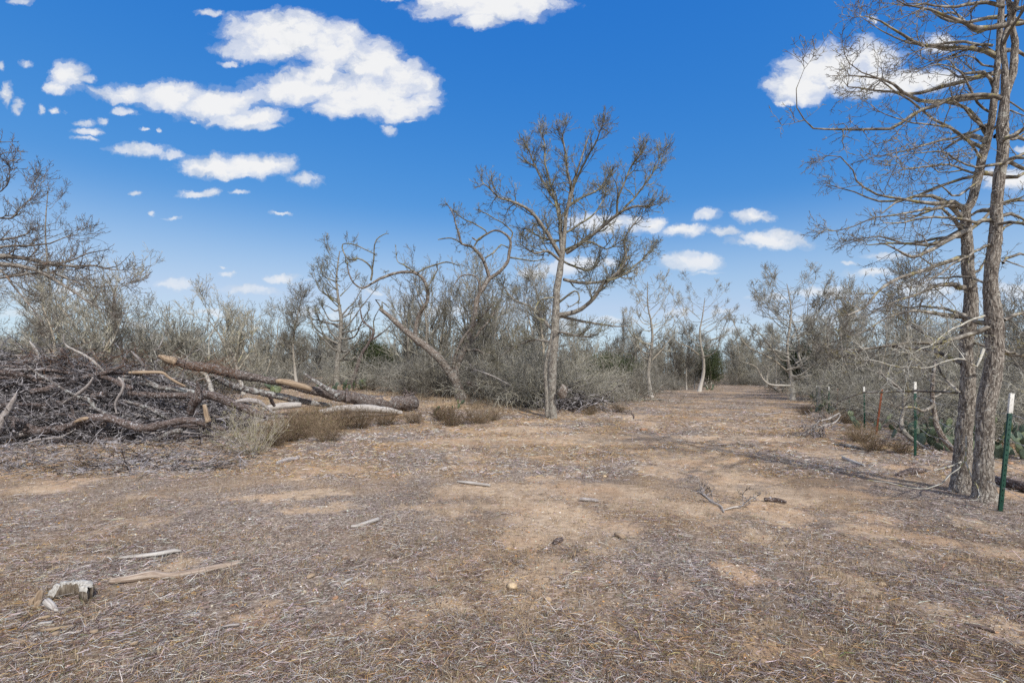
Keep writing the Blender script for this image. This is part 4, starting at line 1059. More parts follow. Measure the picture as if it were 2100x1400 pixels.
# medium dead branches, each of its own
def pile_h(x, y):
    e = max(0, 1 - ((x + 13.2) / 5.4)**2) ; f = max(0, 1 - ((y - 13.0) / 2.7)**2)
    return 1.95 * (e ** .8) * (f ** .7)
LVM = LV_PILE
for k in range(170):
    for _ in range(50):
        x = rnd.uniform(-17, -6.3); y = rnd.uniform(9.9, 15)
        h = pile_h(x, y)
        if h > .15: break
    g0 = gz(x, y)
    z = g0 + h * rnd.uniform(.05, 1.)
    a = rnd.gauss(0, .6) + (math.pi if rnd.random() < .5 else 0)
    r = rnd.uniform(.012, .055) if k > 50 else rnd.uniform(.04, .095)
    L = rnd.uniform(1.2, 3.2)
    d = Vector((math.cos(a), math.sin(a) * .8, rnd.uniform(-.28, .28))).normalized()
    pts, rs, ds = walk(Vector((0, 0, z - g0)) - d * L * .5, d, L, r, r * .4, 14, .10, -.01)
    for p in pts:
        X_, Y_ = x + p.x, y + p.y
        lim = gz(X_, Y_) - g0 + max(pile_h(X_, Y_), .1) + .12
        if p.z > lim: p.z = lim + (p.z - lim) * .3
        if p.z < gz(X_, Y_) - g0 + r: p.z = gz(X_, Y_) - g0 + r
    PP, RR = catmull(pts, rs, .06); PP, RR = cap_ends(PP, RR, True, True)
    if r > .035 and k % 4 == 0: r *= .5
    mt = rnd.choice(['dead', 'dead', 'dead_lichen', 'dead', 'stick_grey', 'wood_grey' if k % 4 == 0 else 'dead'])
    root = empty('dead_branch', (x, y, g0), {'dead': 'dark barked dead branch tangled in the brush pile', 'dead_lichen': 'lichen spotted dead branch tangled in the brush pile', 'stick_grey': 'grey dead branch tangled in the brush pile', 'wood_grey': 'bleached bare branch tangled in the brush pile'}[mt], 'branch', 'dead branches tangled in the brush pile')
    tubes('stem', [(PP, RR)], M[mt], root, rough=.16 if mt != 'wood_grey' else .08, rscale=.05, sides=12)
    out = []
    sprout(out, pts, rs, ds, 1, 1 if k % 2 else 2, LVM, .0038, .8)
    V0 = []
    for P_, R_ in out:
        P3 = []
        for p in P_:
            X_, Y_ = x + p[0], y + p[1]; gg = gz(X_, Y_) - g0
            zz = max(p[2], gg + .01); lim = gg + max(pile_h(X_, Y_), .1) + .3
            if zz > lim: zz = lim + (zz - lim) * .35
            P3.append((p[0], p[1], zz))
        V0.append((P3, R_))
    if len(V0) > 14: tubes('twigs', V0, M['brush'], root, attr=False)
# the uncountable twigs
br = []
for k in range(5000):
    for _ in range(30):
        x = rnd.uniform(-17.5, -6); y = rnd.uniform(9.3, 14.8); h = pile_h(x, y)
        if h > .03: break
    g0 = gz(x, y); z = g0 + max(h, .12) * rnd.uniform(0, 1.02)
    a = rnd.uniform(0, 6.28); d = Vector((math.cos(a), math.sin(a), rnd.uniform(-.7, .6))).normalized()
    L = rnd.uniform(.4, 2.0); r = rnd.choice((.004, .005, .007, .010, .016))
    pts, rs, ds = walk(Vector((x, y, z)), d, L, r, r * .4, 9, .26, -.05)
    for p in pts:
        g1 = gz(p.x, p.y)
        if p.z < g1 + .01: p.z = g1 + .01 + rnd.random() * .02
    br.append(([tuple(p) for p in pts], rs))
    if k % 3 == 0: 
        o_ = []; sprout(o_, pts, rs, ds, 1, 3, LV_PILE, .0035, 1.); br += [(P_, R_) for P_, R_ in o_ if min(q[2] for q in P_) > g0 - .02]
o = tubes('brushwood', br, M['brush'], attr=False)
tag(o, 'tangle of fine bleached twigs filling the brush pile', 'brushwood', None, 'stuff')
# rusty vines and pine-coloured twigs over the top of the pile
br = []
for k in range(300):
    if k % 2: c = at(rnd.uniform(330, 500), rnd.uniform(738, 760), 13.3)
    else: c = at(rnd.uniform(40, 300), rnd.uniform(715, 760), 12.2)
    d = Vector((rnd.gauss(0, 1), rnd.gauss(0, .6), rnd.gauss(-.1, .6))).normalized()
    w = walk(c, d, rnd.uniform(.2, .9), .0045, .003, 8, .3, -.05); br.append(([tuple(p) for p in w[0]], w[1]))
m, t, b = new_mat('orange brown dry vine', .95, .1); b.inputs['Base Color'].default_value = (.20, .12, .08, 1); M['vine'] = m
tag(tubes('dry_vine', br, M['vine'], attr=False), 'orange brown dry vine strands over the top of the brush pile', 'vine', None, 'stuff')
# twigs strewn in front of the pile, lying on the ground
br = []
for k in range(1500):
    px = rnd.uniform(-60, 520); py = rnd.uniform(880, 975) - max(0, px - 330) * .08
    p = ground_at(px, py); a = rnd.uniform(0, 6.28)
    w = walk(p + Vector((0, 0, .02)), Vector((math.cos(a), math.sin(a), rnd.uniform(-.05, .35))).normalized(), rnd.uniform(.15, .9), rnd.uniform(.003, .006), .002, 6, .2, -.04)
    P_ = [(q.x, q.y, max(q.z, gz(q.x, q.y) + .01)) for q in w[0]]; br.append((P_, w[1]))
tag(tubes('fallen_twigs', br, M['brush'], attr=False), 'loose pale twigs strewn on the ground before the brush pile', 'twigs', None, 'stuff')
# second low slash heap right of the tallest tree
br = []
for (cx_, cy_, w_, hgt_, n_) in ((1175, 838, 75, .9, 260), (1215, 800, 130, .55, 420), (1110, 835, 30, .5, 60)):
    p0 = ground_at(cx_, cy_)
    for k in range(n_):
        p = p0 + Vector((rnd.gauss(0, .5) * w_ / F * p0.y, rnd.gauss(0, .7), abs(rnd.gauss(0, .4)) * hgt_))
        a = rnd.uniform(0, 6.28); w = walk(p, Vector((math.cos(a), math.sin(a), rnd.uniform(-.4, .5))).normalized(), rnd.uniform(.5, 1.8), rnd.uniform(.006, .02), .004, 7, .22, -.04)
        br.append(([(q.x, q.y, max(q.z, gz(q.x, q.y) + .01)) for q in w[0]], w[1]))
tag(tubes('brushwood', br, M['brush'], attr=False), 'low heap of grey slash to the right of the tallest tree', 'brushwood', None, 'stuff')
log('broken_stump', c4(dC - .3, [(450,1260,22),(445,1235,40),(450,1215,30),(440,1200,8)]), 'lean', 'torn brown wood chunk behind the foot of the tallest tree', 'stump', rough=.4)
log('dead_branch', crop(1200, 560, .2476, (18.5, 17.6), [(150,1110,14),(160,1040,18),(210,985,14),(270,940,6)]), 'stick_grey', 'bare crooked branch standing up from the slash heap', 'branch', sides=10, tips=.5)
log('dead_branch', crop(1200, 560, .2476, (14.6, 14.6), [(400,1208,12),(402,1185,14),(385,1160,10),(380,1142,5)]), 'dead', 'small crooked black stick standing in the open grass', 'branch', sides=10)
log('white_sapling', crop(680, 460, .3, (18.2, 17.3), [(1310,1290,10),(1280,1200,14),(1230,1110,13),(1150,1060,11),(1060,1020,8),(980,990,5)]), 'wood_grey', 'pale arching dead sapling left of the tallest tree', 'branch', sides=10, tips=5)
log('dead_branch', crop(680, 460, .3, (19, 19.6), [(930,1080,26),(990,1110,30),(1050,1160,24)]), 'dead', 'black fallen limb right behind the leaning tree base', 'branch')
print('pile', time.time() - T0)

# ------------------------------------------------------------------ weeds and small shrubs
def weed(name, px, py, h, w, n, mat, label, group=None, levels=None, kids=1., r=.004):
    b_ = ground_at(px, py); root = empty(name, b_, label, 'weed' if mat == 'weed' else 'shrub', group)
    st = []; tw = []
    LW = [None, dict(len=.3, n=5, wig=.2, up=.05, kids=3, ang=38, start=.2, r=.003), dict(len=.16, n=4, wig=.25, up=.05, kids=2, ang=40, start=.2, r=.0026), dict(len=.07, n=2, wig=.3, up=.05, kids=0, r=.0024)]
    for k in range(n):
        a = rnd.uniform(0, 6.28); q = rnd.random() ** .6
        d = Vector((math.cos(a) * w / h * .5 * q, math.sin(a) * w / h * .5 * q, .8)).normalized()
        pts, rs, ds = walk(Vector((math.cos(a) * .15 * q * w, math.sin(a) * .15 * w * q, -.02)), d, h * rnd.uniform(.6, 1.15), r, r * .6, 7, .13, .02)
        st.append(([tuple(p) for p in pts], rs)); sprout(tw, pts, rs, ds, 1, 1, LW, .0024, kids)
    tubes('stem', st, M[mat], root, attr=False); tubes('twigs', tw, M[mat], root, attr=False)
    return root
weed('pale_shrub', 522, 928, .80, 1.5, 55, 'shrubby', 'pale straw coloured shrub at the right end of the brush pile', kids=.8, r=.0055)
weed('pale_shrub', 500, 905, .55, 1.1, 40, 'shrubby', 'smaller pale shrub tucked behind the pale straw coloured one', kids=.7, r=.005)
wd = [(590,905,.5,1.0),(640,895,.62,1.2),(690,880,.6,1.2),(620,880,.5,1.),(735,878,.5,1.1),(790,872,.42,1.),(850,868,.35,.9),(930,872,.45,.9),(980,868,.42,.9),(905,862,.4,.8),(560,915,.35,.7),(670,905,.4,.9),(1010,862,.3,.7)]
wp = None
for k, (px, py, h, w) in enumerate(wd):
    if k < 3: last = weed('dry_weed', px, py, h, w, 120, 'weed', 'brown dry weed clump in front of the bleached logs', 'brown weed clumps before the logs', kids=.9); 
    else:
        c_ = copy_tree(last); p = ground_at(px, py); c_.location = p; c_.rotation_euler = (0, 0, k); s = h / .6; c_.scale = (s, s, s)
        tag(c_, 'brown dry weed clump in front of the bleached logs' if px < 880 else 'low grey brown weed clump in front of the leaning tree', 'weed', 'brown weed clumps before the logs' if px < 880 else 'weed clumps before the leaning tree')
for k, (px, py, s) in enumerate([(1738,868,.5),(1762,905,.6),(1790,925,.45),(1850,930,.4),(1060,812,.7),(760,800,.8),(1210,850,.5),(1270,845,.45),(1650,850,.5)]):
    c_ = copy_tree(last); c_.location = ground_at(px, py); c_.rotation_euler = (0, 0, k * 1.9); c_.scale = (s, s, s)
    tag(c_, 'small dry brown weed tuft scattered at the clearing edge', 'weed', 'small weed tufts at the clearing edge')

# ------------------------------------------------------------------ prickly pears
def pad_mesh():
    V = []; Q = []; nu = 16; nv = 9
    for i in range(nv + 1):
        t_ = i / nv; h = t_
        w = .5 * (math.sin(math.pi * min(t_ * .96 + .03, 1)) ** .65) * (.55 + .55 * t_) * .78
        for j in range(nu):
            a = j / nu * 2 * math.pi
            V.append((w * math.cos(a), .17 * w * math.sin(a) * (1 + .4 * abs(math.sin(a))), h))
    for i in range(nv):
        for j in range(nu): Q.append((i * nu + j, i * nu + (j + 1) % nu, (i + 1) * nu + (j + 1) % nu, (i + 1) * nu + j))
    return np.array(V), np.array(Q)
PV, PQ = pad_mesh()
pad0 = quads_obj('pad', PV, PQ, M['cactus']); padme = pad0.data; bpy.data.objects.remove(pad0)
from mathutils import Matrix, Euler
def cactus(px, py, w, n, label, group, size=.26, dp=0):
    b_ = ground_at(px, py); b_ = Vector(((px - CX) / F * (b_.y + dp), b_.y + dp, 0)); b_.z = gz(b_.x, b_.y)
    root = empty('prickly_pear', b_, label, 'cactus', group)
    made = []
    for k in range(n):
        s = size * rnd.uniform(.7, 1.2)
        if k < n * .4 or not made:
            P = Vector((rnd.uniform(-.5, .5) * w, rnd.uniform(-.35, .35) * w, -.03)); tilt = Euler((rnd.uniform(-.5, .5), rnd.uniform(-.6, .6), rnd.uniform(0, 3.14)))
            Mx = Matrix.Translation(P) @ tilt.to_matrix().to_4x4() @ Matrix.Scale(s, 4)
        else:
            B_, bs = rnd.choice(made)
            Mx = B_ @ Matrix.Translation(Vector((rnd.uniform(-.28, .28), 0, .86))) @ Euler((rnd.uniform(-.35, .35), rnd.uniform(-.7, .7), rnd.uniform(-.9, .9))).to_matrix().to_4x4() @ Matrix.Scale(rnd.uniform(.75, 1.), 4)
            if Mx.translation.z > .85: Mx = made[0][0] @ Matrix.Translation(Vector((.2, .3, .5)))
        o = bpy.data.objects.new('pad', padme); col.objects.link(o); o.parent = root; o.matrix_local = Mx
        made.append((Mx, s))
    return root
cf = 'green prickly pear clump '
for (px, py, w, n, lab, grp, sz, dp) in [
 (1855, 905, 1.1, 26, cf + 'right behind the first upright fence post from the big tree', None, .27, .6),
 (1905, 912, 1.0, 22, cf + 'between that post and the bent dark stem', None, .28, .4),
 (1948, 925, 1.1, 24, cf + 'just left of the two-stemmed tree', None, .29, .3),
 (2070, 945, 1.2, 30, 'large ' + cf + 'behind the nearest fence post', None, .30, .5),
 (2110, 950, 1.2, 26, cf + 'at the right edge behind the nearest fence post', None, .30, 1.),
 (2000, 900, 1.0, 18, cf + 'seen between the two stems of the large tree', None, .28, 1.),
 (1795, 880, .9, 12, 'low ' + cf + 'left of the leaning rusty post', None, .25, 0),
 (1690, 846, 1.0, 16, cf + 'beside the thin white trunked tree', None, .3, 0),
 (1720, 832, 1.3, 22, 'far prickly pear clumps along the fence', 'far prickly pears along the fence', .3, 0),
 (1700, 826, 1.3, 22, 'far prickly pear clumps along the fence', 'far prickly pears along the fence', .3, 0),
 (1752, 838, 1.0, 16, 'far prickly pear clumps along the fence', 'far prickly pears along the fence', .3, 0),
 (725, 800, 1.1, 18, cf + 'beneath the crooked dark tree', None, .32, 0),
 (748, 798, 1.1, 16, cf + 'right of the one beneath the crooked tree', None, .32, 0),
 (665, 802, 1.1, 16, cf + 'left of the conical tree', None, .32, 0),
 (560, 806, .9, 12, cf + 'peeping over the middle of the longest log', None, .36, 0),
 (935, 838, .4, 4, 'tiny prickly pear in the grass before the leaning tree', None, .2, 0),
 (898, 852, .3, 3, 'tiny prickly pear left of the leaning tree foot', None, .2, 0),
 (1450, 800, .9, 8, 'small green prickly pear at the foot of the vase shaped tree', None, .3, 0)]:
    cactus(px, py, w, n, lab, grp, sz, dp)

# ------------------------------------------------------------------ fence
def boxv(x0, x1, y0, y1, z0, z1):
    return [(x0,y0,z0),(x1,y0,z0),(x1,y1,z0),(x0,y1,z0),(x0,y0,z1),(x1,y0,z1),(x1,y1,z1),(x0,y1,z1)]
BQ = [(0,3,2,1),(4,5,6,7),(0,1,5,4),(1,2,6,5),(2,3,7,6),(3,0,4,7)]
def boxes(name, bl, mat, parent):
    V = []; Q = []
    for b_ in bl:
        o_ = len(V); V += boxv(*b_); Q += [tuple(i + o_ for i in q) for q in BQ]
    o = quads_obj(name, np.array(V, float), np.array(Q), mat, parent, smooth=False)
    md = o.modifiers.new('bevel', 'BEVEL'); md.width = .0012; md.segments = 2
    return o
def tpost(px0, py0, px1, py1, label, rusty=False, tip=.11, rz=0.):
    b_ = ground_at(px1, py1); d = b_.y
    topv = at(px0, py0, d); H = (topv - b_).length
    root = empty('fence_post', b_, label, 'fence post', 'steel fence posts')
    ax = (topv - b_).normalized()
    root.rotation_euler = Vector((0, 0, 1)).rotation_difference(ax).to_euler()
    mat = M['rust'] if rusty else M['green']
    tp = 0 if rusty else tip * H
    w, dp, th = .022, .034, .0042
    boxes('shaft', [(-w, w, -th, 0, -.15, H - tp), (-th / 2, th / 2, 0.0005, dp, -.15, H - tp)], mat, root)
    boxes('stud', [(-.004, .004, -.012, -th - .0005, z, z + .014) for z in np.arange(.12, H - tp - .02, .055)], mat, root)
    if not rusty: boxes('painted_tip', [(-w - .0006, w + .0006, -th - .0006, .0006, H - tp + .0005, H), (-th / 2 - .0005, th / 2 + .0005, .0011, dp + .0006, H - tp + .0005, H)], M['white'], root)
    return b_, topv
posts = [tpost(2076, 806, 2052, 1049, 'nearest green steel fence post with white top, leaning right', tip=.17),
 tpost(1877, 783, 1877, 935, 'green and white fence post left of the two-stemmed tree', tip=.15),
 tpost(1809, 798, 1797, 891, 'leaning rusty brown fence post', True),
 tpost(1772, 793, 1773, 877, 'green white-topped fence post left of the leaning rusty post', tip=.15),
 tpost(1742, 790, 1741, 851, 'green white-topped fence post, third from the big tree', tip=.14),
 tpost(1718, 797, 1717, 843, 'small upright rusty fence post far down the fence', True),
 tpost(1700, 793, 1700, 848, 'green white-topped fence post just right of the thin white trunk', tip=.14),
 tpost(1675, 790, 1675, 834, 'farthest white-topped fence post left of the thin white trunk', tip=.14)]
ext = (Vector((4.35, 3.0, gz(4.35, 3))), Vector((4.35, 3.0, gz(4.35, 3) + 1.3)))
chain = [ext] + [posts[i] for i in (0, 1, 3, 4, 7)]
for k, f in enumerate((.82, .60, .40, .20)):
    pts = []
    for (a0, a1), (b0, b1) in zip(chain[:-1], chain[1:]):
        A_ = a0.lerp(a1, f); B_ = b0.lerp(b1, f); n = 16
        for q in range(n):
            t_ = q / n; p = A_.lerp(B_, t_); p.z -= .05 * math.sin(math.pi * t_) * (1 + .5 * math.sin(k * 2.1 + len(pts))); p.x += .01 * math.sin(t_ * 20 + k); p.y -= .014; pts.append(p)
    pts.append(chain[-1][0].lerp(chain[-1][1], f))
    b_ = pts[0]
    root = empty('barbed_wire', b_, ['top', 'second', 'third', 'lowest'][k] + ' strand of thin barbed wire strung along the fence posts', 'wire', 'barbed wire strands')
    tubes('strand', [([tuple(p - b_) for p in pts], [.003] * len(pts))], M['wire'], root, attr=False)
    bb = []
    PP, RR = catmull([p - b_ for p in pts[:40]], [1] * 40, .13)
    for p in PP:
        for s in range(2):
            dd = vrand().normalized() * .015; bb.append(([tuple(Vector(p) - dd), tuple(Vector(p) + dd)], [.0014, .0014]))
    tubes('barbs', bb, M['wire'], root, attr=False)

# bent dark trees behind the fence and dragging branches
bD = ground_at(1975, 925)
hero('crooked_tree', ground_at(1958, 925), [c6((8.6, 9.0), [(1065,975,34),(1010,915,34),(975,850,32),(960,770,30),(950,700,28),(950,600,22),(965,500,18),(985,400,12)])],
     [(c6((8.8, 8.), [(955,730,22),(900,760,16),(840,740,12),(760,740,6)]), 1), (c6((8.8, 9.5), [(950,690,18),(1010,650,14),(1060,620,8)]), 1), (c6((8.8, 9.5), [(955,620,14),(900,560,10),(850,480,6)]), 1)],
     LV_NEAR, .004, 'bent brown tree stem rising behind the fence left of the two-stemmed tree', trunk_mat='lean', crown_mat='twig_near', step=.05, sides=18)
hero('crooked_tree', ground_at(1850, 905), [c6((8.9, 9.6), [(900,960,18),(850,930,24),(800,890,26),(775,840,26),(785,770,22),(790,680,16),(770,640,13),(720,600,20),(680,570,14),(650,530,9)])],
     [(c6((9.2, 9.), [(800,890,14),(760,870,10),(735,850,6)]), 3), (c6((9.4, 9.), [(790,720,12),(820,660,9),(800,600,6)]), 2)],
     LV_NEAR, .004, 'pale barked snaking stem growing behind the fence post', trunk_mat='trunk', crown_mat='twig_near', step=.05, sides=14)
def ground_branch(name, pix, mat, label, tips=0, w=1., lift=.02, cat='stick', group=None, sides=10, rough=.12):
    tr = []
    for (px, py, ww) in pix:
        p = ground_at(px, py); r = ww * .5 / F * p.y
        # keep the stick lying on the soil
        tr.append((px, py - r * F / p.y * .8 - lift * F / p.y * .3, p.y, ww))
    return log(name, tr, mat, label, cat, group, tips=tips, sides=sides, rough=rough, jit=.004, step=.03)
ground_branch('stick', [(226,1197,11),(270,1192,14),(310,1186,16),(345,1187,12),(400,1180,14),(450,1169,13),(492,1160,11)], 'stick_tan', 'longest tan stick lying in the left foreground', sides=16)
ground_branch('stick', [(245,1147,6),(270,1145,7),(300,1143,8),(330,1140,9),(358,1134,8),(371,1133,4)], 'wood_grey', 'thinner curved pale stick above the longest stick', sides=12)
ground_branch('stick', [(720,1082,5),(745,1078,8),(776,1067,7)], 'wood_grey', 'bleached stick in the left middle of the clearing')
ground_branch('stick', [(568,952,7),(585,948,9),(611,943,7)], 'stick_grey', 'short grey stick right of the pale shrub')
ground_branch('stick', [(1189,1027,7),(1205,1028,8),(1227,1030,6)], 'stick_grey', 'small grey stick near the centre of the bare sand')
ground_branch('stick', [(1136,1117,8),(1143,1114,12),(1152,1110,9)], 'dead', 'stubby dark stick on the sand below the centre')
ground_branch('stick', [(1262,1100,9),(1272,1104,11),(1280,1107,9)], 'wood', 'stubby tan stick right of the stubby dark one')
ground_branch('stick', [(1240,969,3),(938,989,4),(965,993,6),(1005,998,5)][1:], 'wood_grey', 'thin pale stick left of the centre')
ground_branch('stick', [(325,1323,7),(338,1318,9),(360,1309,8)], 'dead_lichen', 'short dark stick below the longest stick')
ground_branch('stick', [(455,1288,4),(470,1286,5),(490,1284,5)], 'stick_grey', 'small blue grey stick right of the short dark one')
ground_branch('stick', [(630,1188,8),(638,1185,10),(645,1182,9)], 'wood', 'tiny tan stick end left of the centre bottom')
ground_branch('stick', [(703,1200,5),(712,1194,6),(722,1189,5)], 'wood_grey', 'tiny pale splinter stick left of the centre bottom')
ground_branch('stick', [(1978,1284,6),(2010,1290,8),(2040,1300,6)], 'dead', 'dark twig lying on the sandy patch at the lower right')
ground_branch('stick', [(1568,1028,8),(1590,1029,9),(1612,1033,6)], 'dead', 'dark bark strip right of the dead thorn twig')
ground_branch('stick', [(1712,913,4),(1740,918,7),(1768,922,6)], 'dead_lichen', 'pale ended stick lying before the fence')
ground_branch('stick', [(1728,940,5),(1745,948,7),(1772,956,4)], 'wood_grey', 'curved pale stick in front of the fence line')
ground_branch('stick', [(1550,852,2.5),(1580,850,3),(1600,847,2.5)], 'stick_grey', 'thin dark stick across the far path', tips=1)
ground_branch('stick', [(1880,921,8),(1895,922,8),(1914,925,6)], 'dead', 'black stick at the foot of the second fence post')
ground_branch('stick', [(1930,965,7),(1960,955,9),(1985,948,9)], 'dead', 'dark branch end left of the big tree base')
ground_branch('fallen_log', [(2030,985,14),(2070,1000,22),(2130,1015,26)], 'dead', 'dark rotting log half hidden behind the big tree', cat='log')
ground_branch('stick', [(1840,978,8),(1870,972,14),(1900,968,8)], 'dead', 'flat brown wood piece left of the big tree')
ground_branch('dead_twig', [(1485,1052,2.5),(1478,1040,3.5),(1460,1030,3),(1445,1018,2.4),(1430,1008,2)], 'wood_grey', 'bleached thorny twig lying right of the bare sand', tips=5, cat='twig')
ground_branch('dead_twig', [(1482,1048,2.5),(1505,1042,3),(1520,1040,2.6),(1535,1028,2.4),(1552,1018,2)], 'wood_grey', 'right-hand fork of bleached twig by the bare sand', tips=3, cat='twig')
for (pl, lb) in (([(1722,847,3),(1700,858,3),(1680,864,3),(1664,880,2.5),(1645,893,2)], 'upper'), ([(1724,850,3),(1712,866,3),(1690,872,2.5),(1672,880,2.5),(1655,884,2)], 'lower')):
    tr = [(a, b_, 13.8 - .2 * k, w) for k, (a, b_, w) in enumerate(pl)]
    tr = []
    for k, (a, b_, w) in enumerate(pl):
        p = ground_at(a, 896 - 2 * (k < 2)); tr.append((a, b_, p.y * (1 if k < 4 else 1), w))
    log('dead_branch', tr, 'wood_grey', lb + ' pale drooping dead branch at the left end of the fence', 'branch', tips=4, sides=8)

# stones
def stone(px, py, w, label, group='small stones on the sand'):
    p = ground_at(px, py); s = w / F * p.y
    V = []; nu, nv = 12, 8
    sd = rnd.randint(0, 999)
    V = np.array([(math.sin(math.pi * i / nv) * math.cos(2 * math.pi * j / nu), math.sin(math.pi * i / nv) * math.sin(2 * math.pi * j / nu), math.cos(math.pi * i / nv)) for i in range(nv + 1) for j in range(nu)])
    k = .62 + .75 * fbm(V[:, 0] * 1.3 + sd, V[:, 1] * 1.3, V[:, 2] * 1.3 + 5, o=3)
    k = np.where(np.abs(np.abs(V[:, 2]) - 1) < 1e-6, .95, k)
    V = V * k[:, None] * np.array([.5 * s, .36 * s, .26 * s])
    Q = [(i * nu + j, (i + 1) * nu + j, (i + 1) * nu + (j + 1) % nu, i * nu + (j + 1) % nu) for i in range(nv) for j in range(nu)]
    o = quads_obj('stone', V, Q, M['stone']); o.location = (p.x, p.y, p.z + .12 * s); o.rotation_euler = (0, 0, rnd.uniform(0, 6))
    return tag(o, label, 'stone', group)
for (px, py, w, lb) in [(808, 977, 14, 'pale yellow stone left of the centre of the clearing'), (1124, 1230, 17, 'whitish stone at the lower centre'), (1050, 1204, 28, 'flat cream stone left of the whitish stone'),
    (1810, 1200, 18, 'cream stone on the right foreground sand'), (1571, 1044, 11, 'small orange stone right of the thorny twig'), (1598, 1082, 9, 'small tan stone below the orange stone'),
    (688, 1226, 14, 'small tan stone at the lower left of centre'), (787, 1172, 12, 'small grey stone left of centre'), (961, 1072, 8, 'tiny grey stone near the centre'), (1240, 977, 9, 'tiny white stone near the centre'),
    (1683, 1330, 14, 'small pink stone in the bottom right foreground'), (1920, 1373, 14, 'small salmon stone at the bottom right'), (116, 1163, 10, 'small reddish stone above the stump'), (1550, 1376, 16, 'rounded tan stone at the bottom edge'),
    (262, 1355, 14, 'pinkish stone at the bottom left'), (255, 1362, 12, 'dull red stone touching the pinkish stone'), (1280, 860, 8, 'pale flat stone before the tall tree right side'), (1320, 883, 16, 'white flat chip on the path'),
    (1150, 870, 8, 'tiny pale stone before the tall tree'), (2072, 951, 12, 'dark clod behind the nearest fence post'), (1430, 1090, 7, 'tiny white pebble below the twig'), (1875, 1085, 8, 'tiny white pebble on the orange sand'), (1672, 1068, 9, 'tiny cream pebble right of centre')]:
    stone(px, py, w, lb)
# uncountable gravel bits
n = 2600
py = 830 + 640 * nr.random(n); px = -100 + 2300 * nr.random(n); x, y = ground_batch(px, py); z = gtop(x, y)
s = (.003 + .012 * nr.random(n) ** 4) * (1 + y / 20)
oct_ = np.array([(1,0,0),(0,1,0),(-1,0,0),(0,-1,0),(0,0,.7),(0,0,-.7)], float); of = np.array([(0,1,4),(1,2,4),(2,3,4),(3,0,4),(1,0,5),(2,1,5),(3,2,5),(0,3,5)])
V = (oct_[None] * s[:, None, None] * (.7 + .6 * nr.random((n, 6, 1))) + np.stack([x, y, z], -1)[:, None, :]).reshape(-1, 3)
T_ = (np.arange(n)[:, None, None] * 6 + of[None]).reshape(-1, 3)
C = np.array([(.5, .36, .22), (.55, .48, .38), (.36, .2, .14), (.2, .15, .12)])[nr.integers(0, 4, n)]; C = np.concatenate([C, np.ones((n, 1))], 1).repeat(6, 0)
tag(quads_obj('gravel', V, T_, M['litter'], smooth=False, attrs={'tint': ('FLOAT_COLOR', C)}), 'fine gravel and crumbs of soil over the clearing', 'gravel', None, 'stuff')

